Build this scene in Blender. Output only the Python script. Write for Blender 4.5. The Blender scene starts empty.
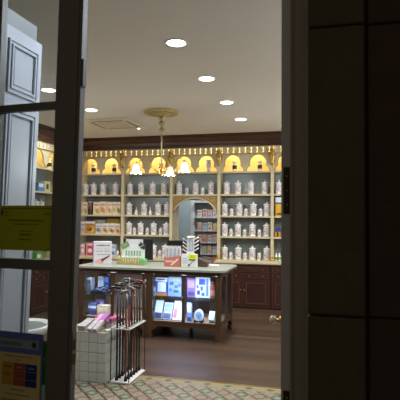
import bpy, bmesh, math, random
from mathutils import Vector, Matrix
from mathutils.geometry import tessellate_polygon
random.seed(7)
PI = math.pi
SC = bpy.context.scene
COL = SC.collection

# ------------------------------------------------------------------ camera model (photo 400x400)
F = 480.0; YAW = math.radians(14.62); PIT = math.radians(2.16); ROL = math.radians(-.474); H = 1.6
AF = Vector((-math.sin(YAW)*math.cos(PIT), math.cos(YAW)*math.cos(PIT), math.sin(PIT)))
_r = Vector((math.cos(YAW), math.sin(YAW), 0)); _d = AF.cross(_r)
AR = _r*math.cos(ROL) + _d*math.sin(ROL); AD = -_r*math.sin(ROL) + _d*math.cos(ROL)
def ray(px, py): return AF + AR*((px-200)/F) + AD*((py-200)/F)
def onY(px, py, Y):
    v = ray(px, py); k = Y/v.y; return Vector((v.x*k, Y, H+v.z*k))
def onZ(px, py, z):
    v = ray(px, py); k = (z-H)/v.z; return Vector((v.x*k, v.y*k, z))
def onX(px, py, X):
    v = ray(px, py); k = X/v.x; return Vector((X, v.y*k, H+v.z*k))
def xat(px, Y, py=210): return onY(px, py, Y).x
def zat(px, py, Y): return onY(px, py, Y).z

# ------------------------------------------------------------------ materials
def lin(c):
    def f(u):
        u = u/255.0
        return u/12.92 if u <= .04045 else ((u+.055)/1.055)**2.4
    return (f(c[0]), f(c[1]), f(c[2]), 1.0)
class NT:
    def __init__(s, name):
        s.m = bpy.data.materials.new(name); s.m.use_nodes = True
        s.t = s.m.node_tree; s.n = s.t.nodes; s.l = s.t.links
        s.b = s.n['Principled BSDF']; s.out = s.n['Material Output']
    def node(s, typ, **kw):
        n = s.n.new(typ)
        for k, v in kw.items(): setattr(n, k, v)
        return n
    def link(s, a, b): s.l.new(a, b)
    def math(s, op, a, b=None, c=None):
        n = s.n.new('ShaderNodeMath'); n.operation = op
        for i, v in enumerate((a, b, c)):
            if v is None: continue
            if isinstance(v, (int, float)): n.inputs[i].default_value = v
            else: s.l.new(v, n.inputs[i])
        return n.outputs[0]
    def mix(s, fac, a, b):
        n = s.n.new('ShaderNodeMix'); n.data_type = 'RGBA'
        if isinstance(fac, (int, float)): n.inputs[0].default_value = fac
        else: s.l.new(fac, n.inputs[0])
        for i, v in ((6, a), (7, b)):
            if isinstance(v, tuple): n.inputs[i].default_value = v
            else: s.l.new(v, n.inputs[i])
        return n.outputs[2]
    def obj(s): return s.n.new('ShaderNodeTexCoord').outputs['Object']
    def sep(s, v):
        n = s.n.new('ShaderNodeSeparateXYZ'); s.l.new(v, n.inputs[0]); return n.outputs
    def noise(s, vec, scale, detail=3, rough=.5):
        n = s.n.new('ShaderNodeTexNoise'); n.inputs['Scale'].default_value = scale
        n.inputs['Detail'].default_value = detail; n.inputs['Roughness'].default_value = rough
        s.l.new(vec, n.inputs['Vector']); return n.outputs['Fac']
    def scale(s, vec, x, y, z):
        n = s.n.new('ShaderNodeVectorMath'); n.operation = 'MULTIPLY'; s.l.new(vec, n.inputs[0])
        n.inputs[1].default_value = (x, y, z); return n.outputs[0]
    def bump(s, h, st=.2, dist=.01):
        n = s.n.new('ShaderNodeBump'); n.inputs['Strength'].default_value = st; n.inputs['Distance'].default_value = dist
        s.l.new(h, n.inputs['Height']); s.l.new(n.outputs[0], s.b.inputs['Normal'])
_mc = {}
def M(name, c, rough=.5, metal=0.0, var=.12, sc=6.0, spec=.5):
    """painted / plain surface with a faint procedural mottling"""
    if name in _mc: return _mc[name]
    k = NT(name); b = k.b
    b.inputs['Roughness'].default_value = rough; b.inputs['Metallic'].default_value = metal
    b.inputs['Specular IOR Level'].default_value = spec
    a = lin(c); lo = tuple(x*(1-var) for x in a[:3])+(1,); hi = tuple(min(1, x*(1+var)) for x in a[:3])+(1,)
    k.link(k.mix(k.noise(k.obj(), sc), lo, hi), b.inputs['Base Color'])
    _mc[name] = k.m; return k.m
def C(c, rough=.45): return M('print_%d_%d_%d' % tuple(c), c, rough, var=.06, sc=20)
def wood(name, c1, c2, rough=.45, st=(1, 1, 14), sc=3.0):
    if name in _mc: return _mc[name]
    k = NT(name); v = k.scale(k.obj(), *st)
    f = k.noise(v, sc, 5, .6)
    k.link(k.mix(f, lin(c1), lin(c2)), k.b.inputs['Base Color'])
    k.b.inputs['Roughness'].default_value = rough; k.bump(f, .08, .004)
    _mc[name] = k.m; return k.m
def emis(name, c, st):
    k = NT(name); k.b.inputs['Base Color'].default_value = lin(c)
    k.b.inputs['Emission Color'].default_value = lin(c); k.b.inputs['Emission Strength'].default_value = st
    return k.m
def glass(name, tint=(245, 250, 250), gl=.07, rough=.02):
    k = NT(name); k.n.remove(k.b)
    t = k.node('ShaderNodeBsdfTransparent'); t.inputs[0].default_value = lin(tint)
    g = k.node('ShaderNodeBsdfGlossy'); g.inputs['Roughness'].default_value = rough
    mx = k.node('ShaderNodeMixShader'); mx.inputs[0].default_value = gl
    k.link(t.outputs[0], mx.inputs[1]); k.link(g.outputs[0], mx.inputs[2]); k.link(mx.outputs[0], k.out.inputs[0])
    return k.m

m_ceil = M('ceiling_paint', (206, 202, 194), .85, var=.03, sc=1.5)
m_wall = M('plaster', (188, 180, 162), .85, var=.05, sc=2)
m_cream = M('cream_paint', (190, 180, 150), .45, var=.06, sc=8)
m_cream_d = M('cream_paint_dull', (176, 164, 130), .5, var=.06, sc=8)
m_niche = M('niche_paint', (235, 215, 165), .7, var=.04)
m_back = M('blue_grey_back', (128, 138, 142), .22, var=.25, sc=2.2)
m_back2 = M('blue_back_reflection', (150, 164, 172), .2, var=.15, sc=2.2)  # paler tone paints the bright reflections on the upper backs
m_gilt = M('gilt', (186, 152, 82), .35, .6, var=.3, sc=30)
m_brass = M('brass', (190, 150, 80), .28, .9, var=.15, sc=20)
m_darkw = wood('dark_cornice_wood', (44, 22, 16), (70, 38, 28), .35, (1, 14, 14), 3)
m_base = wood('dark_red_wood', (42, 20, 19), (58, 30, 26), .4, (10, 10, 1), 3)
m_base2 = wood('dark_red_wood_highlight', (76, 46, 38), (92, 58, 46), .4, (10, 10, 1), 3)  # lighter copy of the wood, painting highlights along the edges
m_vit = wood('walnut', (60, 43, 29), (84, 62, 42), .42, (9, 9, 1.2), 3)
m_vitin = wood('walnut_inside', (150, 118, 96), (178, 146, 122), .55, (9, 9, 1.2), 3)
m_top = M('counter_laminate', (140, 147, 142), .3, var=.05, sc=12)
m_door = M('grey_door_paint', (84, 78, 69), .5, var=.12, sc=10)
m_door_in = M('grey_door_edge', (110, 109, 110), .38, var=.08, sc=10)
m_white = M('white_gloss_paint', (190, 194, 202), .22, var=.05, sc=5)
m_blk = M('black_plastic', (22, 22, 25), .35, var=.2)
m_rub = M('rubber', (18, 18, 18), .8, var=.2)
m_steel = M('steel', (190, 192, 196), .25, .9, var=.06)
m_porc = M('porcelain', (226, 226, 230), .22, var=.03)
m_wmetal = M('white_metal', (214, 216, 218), .35, var=.04)
m_card = M('white_card', (222, 222, 224), .5, var=.04)
m_glass = glass('clear_glass')
m_glassdoor = glass('door_glass', (232, 236, 238), .03)
m_tilew = M('white_tile_glaze', (184, 190, 188), .35, var=.06, sc=6)
m_bronze = M('dark_bronze', (62, 48, 30), .45, .7, var=.3, sc=30)
m_stage = {}

def floral():
    k = NT('printed_porcelain')
    v = k.obj(); f = k.noise(v, 42, 2, .5); g = k.noise(v, 75, 2, .5)
    a = k.math('GREATER_THAN', f, .55); c = k.mix(a, lin((212, 208, 210)), lin((160, 148, 154)))
    b = k.math('GREATER_THAN', g, .60); c = k.mix(b, c, lin((138, 128, 146)))
    k.link(c, k.b.inputs['Base Color']); k.b.inputs['Roughness'].default_value = .3
    return k.m
m_floral = floral()
def stone():
    k = NT('granite'); v = k.obj()
    f = k.noise(v, 9, 6, .65); g = k.noise(v, 60, 4, .7)
    c = k.mix(f, lin((54, 48, 29)), lin((86, 77, 49))); c = k.mix(k.math('MULTIPLY', g, .7), c, lin((46, 38, 26)))
    k.link(c, k.b.inputs['Base Color']); k.b.inputs['Roughness'].default_value = .95
    k.bump(g, .5, .01); return k.m
m_stone = stone()
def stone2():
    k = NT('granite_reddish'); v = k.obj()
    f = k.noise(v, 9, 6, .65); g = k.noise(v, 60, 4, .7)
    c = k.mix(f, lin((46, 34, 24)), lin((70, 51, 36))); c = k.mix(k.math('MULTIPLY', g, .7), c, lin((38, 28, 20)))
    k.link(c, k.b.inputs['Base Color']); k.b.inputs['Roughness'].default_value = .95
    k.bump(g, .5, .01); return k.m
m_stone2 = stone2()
def planks():
    k = NT('wood_floor'); v = k.obj()
    br = k.node('ShaderNodeTexBrick'); br.offset = .37; br.inputs['Scale'].default_value = 1
    br.inputs['Brick Width'].default_value = 1.15; br.inputs['Row Height'].default_value = .13
    br.inputs['Mortar Size'].default_value = .0025; br.inputs['Mortar Smooth'].default_value = .3
    br.inputs['Color1'].default_value = lin((66, 51, 40)); br.inputs['Color2'].default_value = lin((98, 77, 61))
    br.inputs['Mortar'].default_value = lin((40, 28, 22)); br.inputs['Bias'].default_value = -.1
    k.link(v, br.inputs['Vector'])
    g = k.noise(k.scale(v, 1.2, 22, 1), 3, 5, .65)
    c = k.mix(k.math('MULTIPLY', g, .8), br.outputs['Color'], lin((38, 28, 22)))
    k.link(c, k.b.inputs['Base Color']); k.b.inputs['Roughness'].default_value = .36
    k.bump(g, .06, .003); return k.m
def tiles():
    """hydraulic cement tiles: green rosettes, tan ground and wavy dark lines"""
    k = NT('cement_tile'); x, y, z = k.sep(k.obj())
    S = 1/.165
    u = k.math('MULTIPLY', x, S); w = k.math('MULTIPLY', y, S)
    fu = k.math('SUBTRACT', k.math('FRACT', u), .5); fw = k.math('SUBTRACT', k.math('FRACT', w), .5)
    r = k.math('SQRT', k.math('ADD', k.math('MULTIPLY', fu, fu), k.math('MULTIPLY', fw, fw)))
    ang = k.math('ARCTAN2', fw, fu)
    wav = k.math('MULTIPLY', k.math('SINE', k.math('MULTIPLY', ang, 8)), .035)
    rr = k.math('ADD', r, wav)
    par = k.math('MODULO', k.math('ADD', k.math('FLOOR', u), k.math('FLOOR', w)), 2)
    par = k.math('ABSOLUTE', par)
    tan = lin((138, 122, 106)); cream = lin((146, 140, 122)); grn = lin((90, 110, 92)); drk = lin((38, 25, 24)); lgt = lin((140, 150, 134))
    # wavy interlacing lines
    l1 = k.math('ADD', fu, k.math('MULTIPLY', k.math('SINE', k.math('MULTIPLY', w, 2*PI)), .22))
    l2 = k.math('ADD', fw, k.math('MULTIPLY', k.math('SINE', k.math('MULTIPLY', u, 2*PI)), .22))
    c = k.mix(par, tan, cream)
    inn = k.math('LESS_THAN', rr, .33)
    c = k.mix(inn, c, k.mix(par, tan, grn))
    core = k.math('MULTIPLY', k.math('LESS_THAN', rr, .15), par); c = k.mix(core, c, lgt)
    for l in (l1, l2):
        ln = k.math('LESS_THAN', k.math('ABSOLUTE', l), .07); c = k.mix(k.math('MULTIPLY', ln, k.math('SUBTRACT', 1, inn)), c, drk)
    ring = k.math('LESS_THAN', k.math('ABSOLUTE', k.math('SUBTRACT', rr, .34)), .045)
    c = k.mix(ring, c, drk)
    gr = k.math('GREATER_THAN', k.math('MAXIMUM', k.math('ABSOLUTE', fu), k.math('ABSOLUTE', fw)), .49)
    c = k.mix(gr, c, lin((90, 80, 66)))
    # border row next to the wooden floor
    bd = k.math('GREATER_THAN', y, -.13)
    dots = k.math('LESS_THAN', k.math('ADD', k.math('ABSOLUTE', k.math('SUBTRACT', k.math('FRACT', k.math('MULTIPLY', x, 5)), .5)), k.math('MULTIPLY', k.math('ABSOLUTE', k.math('ADD', y, .065)), 6)), .22)
    bc = k.mix(dots, lin((140, 132, 98)), lin((64, 66, 58)))
    c = k.mix(bd, c, bc)
    n = k.noise(k.obj(), 14, 4, .6); c = k.mix(k.math('MULTIPLY', n, .5), c, lin((84, 82, 72)))
    k.link(c, k.b.inputs['Base Color']); k.b.inputs['Roughness'].default_value = .42
    return k.m
m_plank = planks(); m_tile = tiles()

# ------------------------------------------------------------------ mesh builder
class B:
    def __init__(s): s.bm = bmesh.new()
    def box(s, x0, x1, y0, y1, z0, z1, bev=0):
        bm = bmesh.new() if bev else s.bm
        v = [bm.verts.new(p) for p in ((x0,y0,z0),(x1,y0,z0),(x1,y1,z0),(x0,y1,z0),(x0,y0,z1),(x1,y0,z1),(x1,y1,z1),(x0,y1,z1))]
        for f in ((3,2,1,0),(4,5,6,7),(0,1,5,4),(1,2,6,5),(2,3,7,6),(3,0,4,7)): bm.faces.new([v[i] for i in f])
        if bev:
            bmesh.ops.bevel(bm, geom=bm.edges[:], offset=bev, segments=2, affect='EDGES', profile=.6)
            s.add(bm)
        return s
    def add(s, bm, mtx=None):
        me = bpy.data.meshes.new('t'); bm.to_mesh(me); bm.free()
        if mtx is not None: me.transform(mtx)
        s.bm.from_mesh(me); bpy.data.meshes.remove(me)
    def lathe(s, prof, c=(0,0,0), n=20, sx=1, sy=1, cap=True):
        bm = s.bm; rings = []
        for r, z in prof:
            if r < 1e-5: rings.append([bm.verts.new((c[0], c[1], c[2]+z))])
            else: rings.append([bm.verts.new((c[0]+r*sx*math.cos(2*PI*i/n), c[1]+r*sy*math.sin(2*PI*i/n), c[2]+z)) for i in range(n)])
        for a, b in zip(rings, rings[1:]):
            for i in range(n):
                j = (i+1) % n
                vs = [a[i % len(a)], a[j % len(a)], b[j % len(b)], b[i % len(b)]]
                vs = list(dict.fromkeys(vs))
                if len(vs) > 2:
                    f = bm.faces.new(vs); f.smooth = True
        if cap and len(rings[0]) > 1: bm.faces.new(rings[0][::-1])
        if cap and len(rings[-1]) > 1: bm.faces.new(rings[-1])
        return s
    def tube(s, pts, r, n=8, r1=None):
        bm = s.bm; pts = [Vector(p) for p in pts]; rings = []
        for i, p in enumerate(pts):
            t = (pts[min(i+1, len(pts)-1)]-pts[max(i-1, 0)]).normalized()
            up = Vector((0,0,1)) if abs(t.z) < .95 else Vector((1,0,0))
            a = t.cross(up).normalized(); b = t.cross(a).normalized()
            rad = r if r1 is None else r+(r1-r)*i/(len(pts)-1)
            rings.append([bm.verts.new(p+a*rad*math.cos(2*PI*k/n)+b*rad*math.sin(2*PI*k/n)) for k in range(n)])
        for a, b in zip(rings, rings[1:]):
            for k in range(n):
                f = bm.faces.new((a[k], a[(k+1)%n], b[(k+1)%n], b[k])); f.smooth = True
        bm.faces.new(rings[0][::-1]); bm.faces.new(rings[-1]); return s
    def ball(s, c, r, sx=1, sy=1, sz=1, n=14):
        prof = [(max(0, r*math.sin(PI*i/8)), -r*sz*math.cos(PI*i/8)) for i in range(9)]
        prof[0] = (0, -r*sz); prof[-1] = (0, r*sz)
        return s.lathe(prof, c, n, sx, sy)
    def prism(s, pts, y0, y1, axis='y'):
        """closed 2-D outline (a,b) pushed from y0 to y1 along axis"""
        bm = s.bm
        def P(a, b, t): return (a, t, b) if axis == 'y' else ((t, a, b) if axis == 'x' else (a, b, t))
        A = [bm.verts.new(P(a, b, y0)) for a, b in pts]; Z = [bm.verts.new(P(a, b, y1)) for a, b in pts]
        n = len(pts)
        for tri in tessellate_polygon([[Vector((a, b, 0)) for a, b in pts]]):
            bm.faces.new([A[i] for i in tri]); bm.faces.new([Z[i] for i in tri[::-1]])
        for i in range(n): bm.faces.new((A[i], Z[i], Z[(i+1)%n], A[(i+1)%n]))
        return s
    def ring(s, outer, inner, y0, y1, axis='y'):
        """frame between two outlines with the same number of points"""
        bm = s.bm
        def P(p, t): return (p[0], t, p[1]) if axis == 'y' else (t, p[0], p[1])
        o0 = [bm.verts.new(P(p, y0)) for p in outer]; i0 = [bm.verts.new(P(p, y0)) for p in inner]
        o1 = [bm.verts.new(P(p, y1)) for p in outer]; i1 = [bm.verts.new(P(p, y1)) for p in inner]
        n = len(outer)
        for i in range(n):
            j = (i+1) % n
            for q in ((o0[i], o0[j], i0[j], i0[i]), (i1[i], i1[j], o1[j], o1[i]), (o1[i], o1[j], o0[j], o0[i]), (i0[i], i0[j], i1[j], i1[i])): bm.faces.new(q)
        return s
    def xf(s, m): s.bm.transform(m); return s
    def build(s, name, mat, parent=None, shear=None):
        bmesh.ops.recalc_face_normals(s.bm, faces=s.bm.faces[:])
        me = bpy.data.meshes.new(name); s.bm.to_mesh(me); s.bm.free()
        me.materials.append(mat)
        o = bpy.data.objects.new(name, me); COL.objects.link(o)
        if parent is not None: o.parent = parent
        return o
def tag(o, label=None, cat=None, group=None, kind=None):
    for k, v in (('label', label), ('category', cat), ('group', group), ('kind', kind)):
        if v: o[k] = v
    return o
def thing(name, label, cat, loc=(0,0,0), rz=0, group=None):
    o = bpy.data.objects.new(name, None); COL.objects.link(o)
    o.empty_display_size = .05; o.location = loc; o.rotation_euler = (0,0,rz)
    return tag(o, label, cat, group)
def struct(name, b, mat, label=None):
    o = b.build(name, mat); o['kind'] = 'structure'
    if label: o['label'] = label
    return o
def dup(root, loc, rz=None, label=None, group=None):
    def cp(o, par):
        c = o.copy(); COL.objects.link(c); c.parent = par
        for ch in kids[o.name]: cp(ch, c)
        return c
    kids = {}
    def walk(o):
        kids[o.name] = list(o.children)
        for ch in kids[o.name]: walk(ch)
    walk(root)
    r = cp(root, None); r.location = loc
    if rz is not None: r.rotation_euler = (0,0,rz)
    if label: r['label'] = label
    if group: r['group'] = group
    return r
def text(body, size, mat, parent, loc, rot=(PI/2,0,0), align='LEFT', ext=.0004, sx=1.0, name='lettering'):
    cu = bpy.data.curves.new('t', 'FONT'); cu.body = body; cu.size = size; cu.extrude = ext; cu.align_x = align
    o = bpy.data.objects.new('t', cu); COL.objects.link(o)
    dg = bpy.context.evaluated_depsgraph_get(); me = bpy.data.meshes.new_from_object(o.evaluated_get(dg))
    bpy.data.objects.remove(o); bpy.data.curves.remove(cu)
    me.materials.clear(); me.materials.append(mat)
    n = bpy.data.objects.new(name, me); COL.objects.link(n); n.parent = parent
    n.location = loc; n.rotation_euler = rot; n.scale = (sx, 1, 1); return n
def area(name, loc, rot, size, power, color=(1,1,1), shape='RECTANGLE', size_y=None, spread=None):
    l = bpy.data.lights.new(name, 'AREA'); l.energy = power; l.color = color; l.shape = shape; l.size = size
    if size_y: l.size_y = size_y
    if spread: l.spread = spread
    o = bpy.data.objects.new(name, l); COL.objects.link(o); o.location = loc; o.rotation_euler = rot; return o
def point(name, loc, power, color, r=.04):
    l = bpy.data.lights.new(name, 'POINT'); l.energy = power; l.color = color; l.shadow_soft_size = r
    o = bpy.data.objects.new(name, l); COL.objects.link(o); o.location = loc; return o
ORD = ['first','second','third','fourth','fifth','sixth','seventh','eighth','ninth','tenth']

# ------------------------------------------------------------------ dimensions
ZC = 3.148                      # ceiling
YB = 8.51                       # front of the base cabinets on the back wall
YS = 8.73                       # front of the shelving
YW = 9.05                       # back wall face
XL = -5.12                      # left wall face
XS = -4.80                      # front of the left-hand shelving
YT = 4.63                       # tile / wood joint
Z1, Z2, Z3, Z4, Z5 = 2.472, 2.049, 1.65, 1.268, .838   # shelf tops
PX = [-4.80, -3.852, -2.85, -1.916, -.927, .03]        # pilaster centres on the back wall

# ------------------------------------------------------------------ room shell
fl = struct('floor', B().box(-5.2, 1.6, 0, 4.6, -.06, 0), m_plank, 'brown wooden plank floor'); fl.location = (0, YT, 0)
fl2 = struct('floor_tile', B().box(-5.2, 1.6, -2.8, 0, -.06, 0), m_tile, 'patterned cement tile floor inside the doorway'); fl2.location = (0, YT, 0)
struct('trim_1', B().box(-5.12, 1.5, YT-.006, YT+.012, -.01, .004), m_brass, 'brass strip between tiles and wooden floor')
struct('ceiling', B().box(-5.3, 1.7, 1.5, 10.5, ZC, ZC+.08), m_ceil, 'plain off-white ceiling')
struct('wall_left', B().box(XL-.1, XL, 1.9, YW, 0, ZC), m_wall)
struct('wall_right', B().box(1.5, 1.6, 1.5, 10.3, 0, ZC), m_wall)
AL, AR_ = PX[2]+.03, PX[3]-.03       # arched opening in the back wall
wb = B().box(XL-.1, AL, YW, YW+.1, 0, ZC).box(AR_, 1.5, YW, YW+.1, 0, ZC).box(AL, AR_, YW, YW+.1, 1.95, ZC)
struct('wall_back', wb, m_wall)
# little room seen through the arch
YA = 10.2
struct('wall_store', B().box(-4.4, -1.2, YA, YA+.08, 0, ZC).box(-4.4, -4.32, YW+.1, YA, 0, ZC).box(-1.28, -1.2, YW+.1, YA, 0, ZC), M('store_wall', (150, 152, 150), .8))
# street wall of granite with the doorway
XR = -.053; XH = -1.56; YO, YI = 1.5, 1.9
def stone_run(b, x0, x1, zs, xj, gap=.006, dz=0):
    for i, (za, zb) in enumerate(zip(zs, zs[1:])):
        b.box(x0, x1, YO+dz, YI, za+gap/2, zb-gap/2, .007)
zs = [0, .35, 1.31, 2.19, 3.05]
j = onY(366.8, 200, YO).x
b = B(); stone_run(b, XR, j-.006, zs, None); b.box(XR+.003, j, YO+.03, YI-.002, 0, 3.05)
struct('wall_front', b, m_stone, 'dressed granite blocks framing the doorway')
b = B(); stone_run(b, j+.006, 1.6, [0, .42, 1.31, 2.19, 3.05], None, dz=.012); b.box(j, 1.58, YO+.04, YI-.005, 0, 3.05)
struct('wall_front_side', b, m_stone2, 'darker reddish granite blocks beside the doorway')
b = B(); stone_run(b, -5.2, XH-.06, zs, None); b.box(-5.2, 1.6, YO, YI, 3.05, 3.3)
struct('wall_front_far', b, m_stone)
struct('ground', B().box(-6, 3, -1.5, YO, -.12, -.004).box(-6, 3, YO, YI, -.12, -.004), M('pavement', (80, 76, 70), .9), 'stone pavement outside')

# door frame
fx0 = onY(292, 200, 1.84).x; fx1 = onY(306.5, 200, 1.84).x
b = B().box(fx0, fx1+.1, 1.901, 1.93, 0, 3.05).box(fx0, fx1+.02, 1.82, 1.9, 0, 3.05).box(fx0-.006, fx0+.004, 1.815, 1.83, 0, 3.05)
b.box(XH-.06, XH, 1.84, 1.895, 0, 3.05).box(XH, fx0, 1.84, 1.895, 2.99, 3.05)
struct('trim_2', b, M('grey_frame_paint', (140, 132, 116), .5, var=.12, sc=10), 'grey painted door frame')

# ------------------------------------------------------------------ left glazed door leaf (closed)
P0 = onY(76, 200, 1.85); TH = math.radians(-4)
LEAN = Matrix(((1,0,.019,-.019*1.673),(0,1,0,0),(0,0,1,0),(0,0,0,1)))
def leafthing(name, label, cat, z=0):
    o = bpy.data.objects.new(name, None); COL.objects.link(o); o.location = (P0.x, P0.y, 0); o.rotation_euler = (0,0,TH)
    return tag(o, label, cat)
SG0, SG1, SW = .121, .428, .52      # glass from / to, leaf width (measured from the meeting edge)
d1 = leafthing('door_1', None, None); d1['kind'] = 'structure'; d1['label'] = 'narrow glazed door leaf with dark grey frame, closed'
def L(b): return b.xf(LEAN)
L(B().box(-SG0, -.016, 0, .036, .02, 2.97).box(-.018, 0, .004, .036, .02, 2.97)).build('meeting_stile', m_door, d1)
e = L(B().box(-.002, .0015, .003, .038, .02, 2.97)).build('stile_edge', M('grey_edge_dim', (84, 83, 82), .6), d1); e['label'] = 'lighter grey edge of the leaf'
L(B().box(-SW, -SG1, 0, .036, .02, 2.97)).build('hinge_stile', m_door, d1)
zr = [zat(26, 110, 1.86), zat(26, 102.8, 1.86), zat(30, 270, 1.86), zat(30, 259.5, 1.86)]
for za, zb in ((.02, .30), (.60, .64), (zr[2], zr[3]), (zr[0], zr[1]), (2.88, 2.97)):
    L(B().box(-SG1-.002, -SG0+.002, .003, .033, za, zb)).build('glazing_bar', m_door, d1)
for za, zb in ((.30, .60), (.64, zr[2]), (zr[3], zr[0]), (zr[1], 2.88)):
    L(B().box(-SG1-.002, -SG0+.002, .016, .019, za-.002, zb+.002)).build('glass_pane', m_glassdoor, d1)
zl0, zl1 = zat(78, 373, 1.86), zat(78, 333, 1.86)
L(B().box(.001, .004, .006, .033, zl0, zl1)).build('strike_plate', M('dull_brass', (112, 98, 54), .5, .5), d1)
L(B().box(.003, .0055, .011, .028, zl0+.03, zl0+.075)).build('latch_hole', m_rub, d1)
L(B().box(.003, .0055, .011, .028, zl1-.075, zl1-.03)).build('latch_hole', m_rub, d1)
zh0, zh1 = zat(83, 86, 1.86), zat(83, 59, 1.86)
L(B().box(.001, .009, .008, .034, zh0, zh1)).build('bolt_plate', M('grey_edge_dim2', (72, 70, 68), .6), d1)

# notices on the glass
def onleaf(px, py):            # leaf coordinate s (negative x) and z of a photo point on the glass plane
    v = ray(px, py); nx, ny = math.sin(-TH), math.cos(TH)
    n = Vector((-math.sin(TH), math.cos(TH), 0)); k = (n.dot(P0-Vector((0,0,P0.z)))+.01)/n.dot(v)
    p = v*k; dlt = p-Vector((P0.x, P0.y, 0)); return dlt.x*math.cos(TH)+dlt.y*math.sin(TH), H+p.z
def paper(name, c, tr=.5):
    k = NT(name); k.n.remove(k.b)
    d = k.node('ShaderNodeBsdfDiffuse'); t = k.node('ShaderNodeBsdfTranslucent'); mx = k.node('ShaderNodeMixShader')
    col = k.mix(k.noise(k.obj(), 30), tuple(x*.92 for x in lin(c)[:3])+(1,), lin(c))
    k.link(col, d.inputs[0]); k.link(col, t.inputs[0]); mx.inputs[0].default_value = tr
    k.link(d.outputs[0], mx.inputs[1]); k.link(t.outputs[0], mx.inputs[2]); k.link(mx.outputs[0], k.out.inputs[0]); return k.m
mk_ink = M('dark_ink', (14, 14, 8), .7)
n1 = leafthing('duty_notice', 'olive yellow duty pharmacy notice taped inside the glazed door leaf', 'notice')
s0, z0 = onleaf(0, 249.5); s1, z1 = onleaf(50, 205.5)
s1 = -SG0-.003; s0 = -.398
B().box(s0, s1, .008, .0088, z0, z1).build('sheet', paper('yellow_paper', (156, 156, 36), .35), n1)
W = s1-s0; cx = (s0+s1)/2
hgt = z1-z0
L_ = lambda v: z1-hgt*v
B().box(s0+.008, s1-.008, .0072, .0078, L_(.075), L_(.06)).build('rule', mk_ink, n1)
B().box(s0+.002, s0+.012, .0070, .0078, L_(.22), L_(.09)).build('emblem', mk_ink, n1)
text('COF', .0115, mk_ink, n1, (s0+.016, .0076, L_(.17)))
text('colegio oficial', .006, mk_ink, n1, (s0+.016, .0076, L_(.235)))
text('Urgencia', .009, mk_ink, n1, (s1-.01, .0076, L_(.195)), align='RIGHT')
text('Servicio Farmacéutico de Urgencia', .0135, mk_ink, n1, (cx, .0076, L_(.35)), align='CENTER', ext=.0006)
text('Farmacias de guardia de esta localidad', .0085, mk_ink, n1, (cx, .0076, L_(.43)), align='CENTER')
text('Farmacia de guardia', .0075, mk_ink, n1, (cx, .0076, L_(.58)), align='CENTER')
text('FARMACIA', .0125, mk_ink, n1, (cx, .0076, L_(.67)), align='CENTER', ext=.0006)
text('Plaza Mayor, 15', .010, mk_ink, n1, (cx, .0076, L_(.77)), align='CENTER')
n2 = leafthing('opening_hours_notice', 'dark blue and yellow opening hours sheet low on the door glass', 'notice')
s0, zt0 = onleaf(0, 330.3); s1, zt1 = onleaf(46, 334.8); zt = (zt0+zt1)/2
s0 = -.399; hh = .34
B().box(s0, s1, .008, .0088, zt-hh, zt).build('sheet', paper('blue_paper', (96, 106, 160), .2), n2)
W = s1-s0
def q(name, u0, u1, v0, v1, c, y=.0073, tr=.25):
    return B().box(s0+W*u0, s0+W*u1, y, y+.0005, zt-W*v1, zt-W*v0).build(name, paper(name+'_paper%d' % c[0], c, tr), n2)
q('heading_band', .04, .91, .12, .27, (140, 160, 150))
q('table_panel', .02, .96, .36, 1.36, (206, 188, 124))
text('HORARIOS', .0235, M('ink_green', (20, 44, 40), .7), n2, (s0+W*.09, .007, zt-W*.235), ext=.0006)
for a in range(4):
    B().box(-.014, .014, .0064, .0068, -.003, .003).xf(Matrix.Translation((s0+W*.82, 0, zt-W*.195)) @ Matrix.Rotation(a*PI/4, 4, 'Y')).build('emblem_bar', M('ink_green2', (12, 50, 30), .7), n2)
cw = .245
for r, (va, vb) in enumerate(((.53, .66), (.665, .80), (.805, .92))):
    for cI, cc in enumerate(((184, 144, 52), (150, 84, 58), (46, 56, 108))):
        q('table_cell', .165+cw*cI, .165+cw*(cI+1)-.006, va, vb, cc, .0068)
for cI, cc in enumerate(((184, 144, 52), (150, 84, 58), (46, 56, 108))):
    q('table_cell', .165+cw*cI, .165+cw*(cI+1)-.006, 1.16, 1.29, cc, .0068)
mk_or = M('ink_light', (180, 170, 140), .7)
text('Horario de apertura al público de la farmacia', .0082, mk_ink, n2, (s0+W*.5, .007, zt-W*.425), align='CENTER', sx=.95)
text('normal', .0075, mk_ink, n2, (s0+W*.5, .007, zt-W*.485), align='CENTER')
for cI, t_ in enumerate(('MAÑANA', 'TARDE', 'NOCHE')):
    text(t_, .0095, mk_ink if cI == 0 else mk_or, n2, (s0+W*(.165+cw*(cI+.5)), .0064, zt-W*.615), align='CENTER')
for r, t_ in enumerate(('Lunes', 'Viernes', 'Sábado')):
    text(t_, .007, mk_ink, n2, (s0+W*.04, .007, zt-W*(.615+.13*r)))
text('9:30-14:00', .0075, mk_ink, n2, (s0+W*(.165+cw*.5), .0064, zt-W*.75), align='CENTER')
text('Horario de guardia', .010, mk_ink, n2, (s0+W*.5, .007, zt-W*1.0), align='CENTER')
text('fuera del horario de apertura llame al timbre', .0072, mk_ink, n2, (s0+W*.5, .007, zt-W*1.08), align='CENTER')
text('24 h', .009, mk_ink, n2, (s0+W*(.165+cw*.5), .0064, zt-W*1.245), align='CENTER')
n3 = leafthing('green_flyer', 'green and white flyer peeping out behind the blue hours sheet', 'flyer')
fz0, fz1 = zat(48, 400, 1.88)-.03, zat(48, 341, 1.88)
fs1 = onleaf(49.6, 360)[0]
B().box(fs1-.06, fs1, .021, .0216, fz0, fz1).build('sheet', paper('white_paper', (170, 176, 160), .5), n3)
B().box(fs1-.058, fs1-.001, .0196, .0204, fz0+(fz1-fz0)*.32, fz1-.003).build('green_print', paper('green_paper', (130, 196, 56), .5), n3)
bb = B(); bb.lathe([(.017, 0), (.017, .0008), (.012, .0008), (.012, 0)], n=20)
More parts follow.
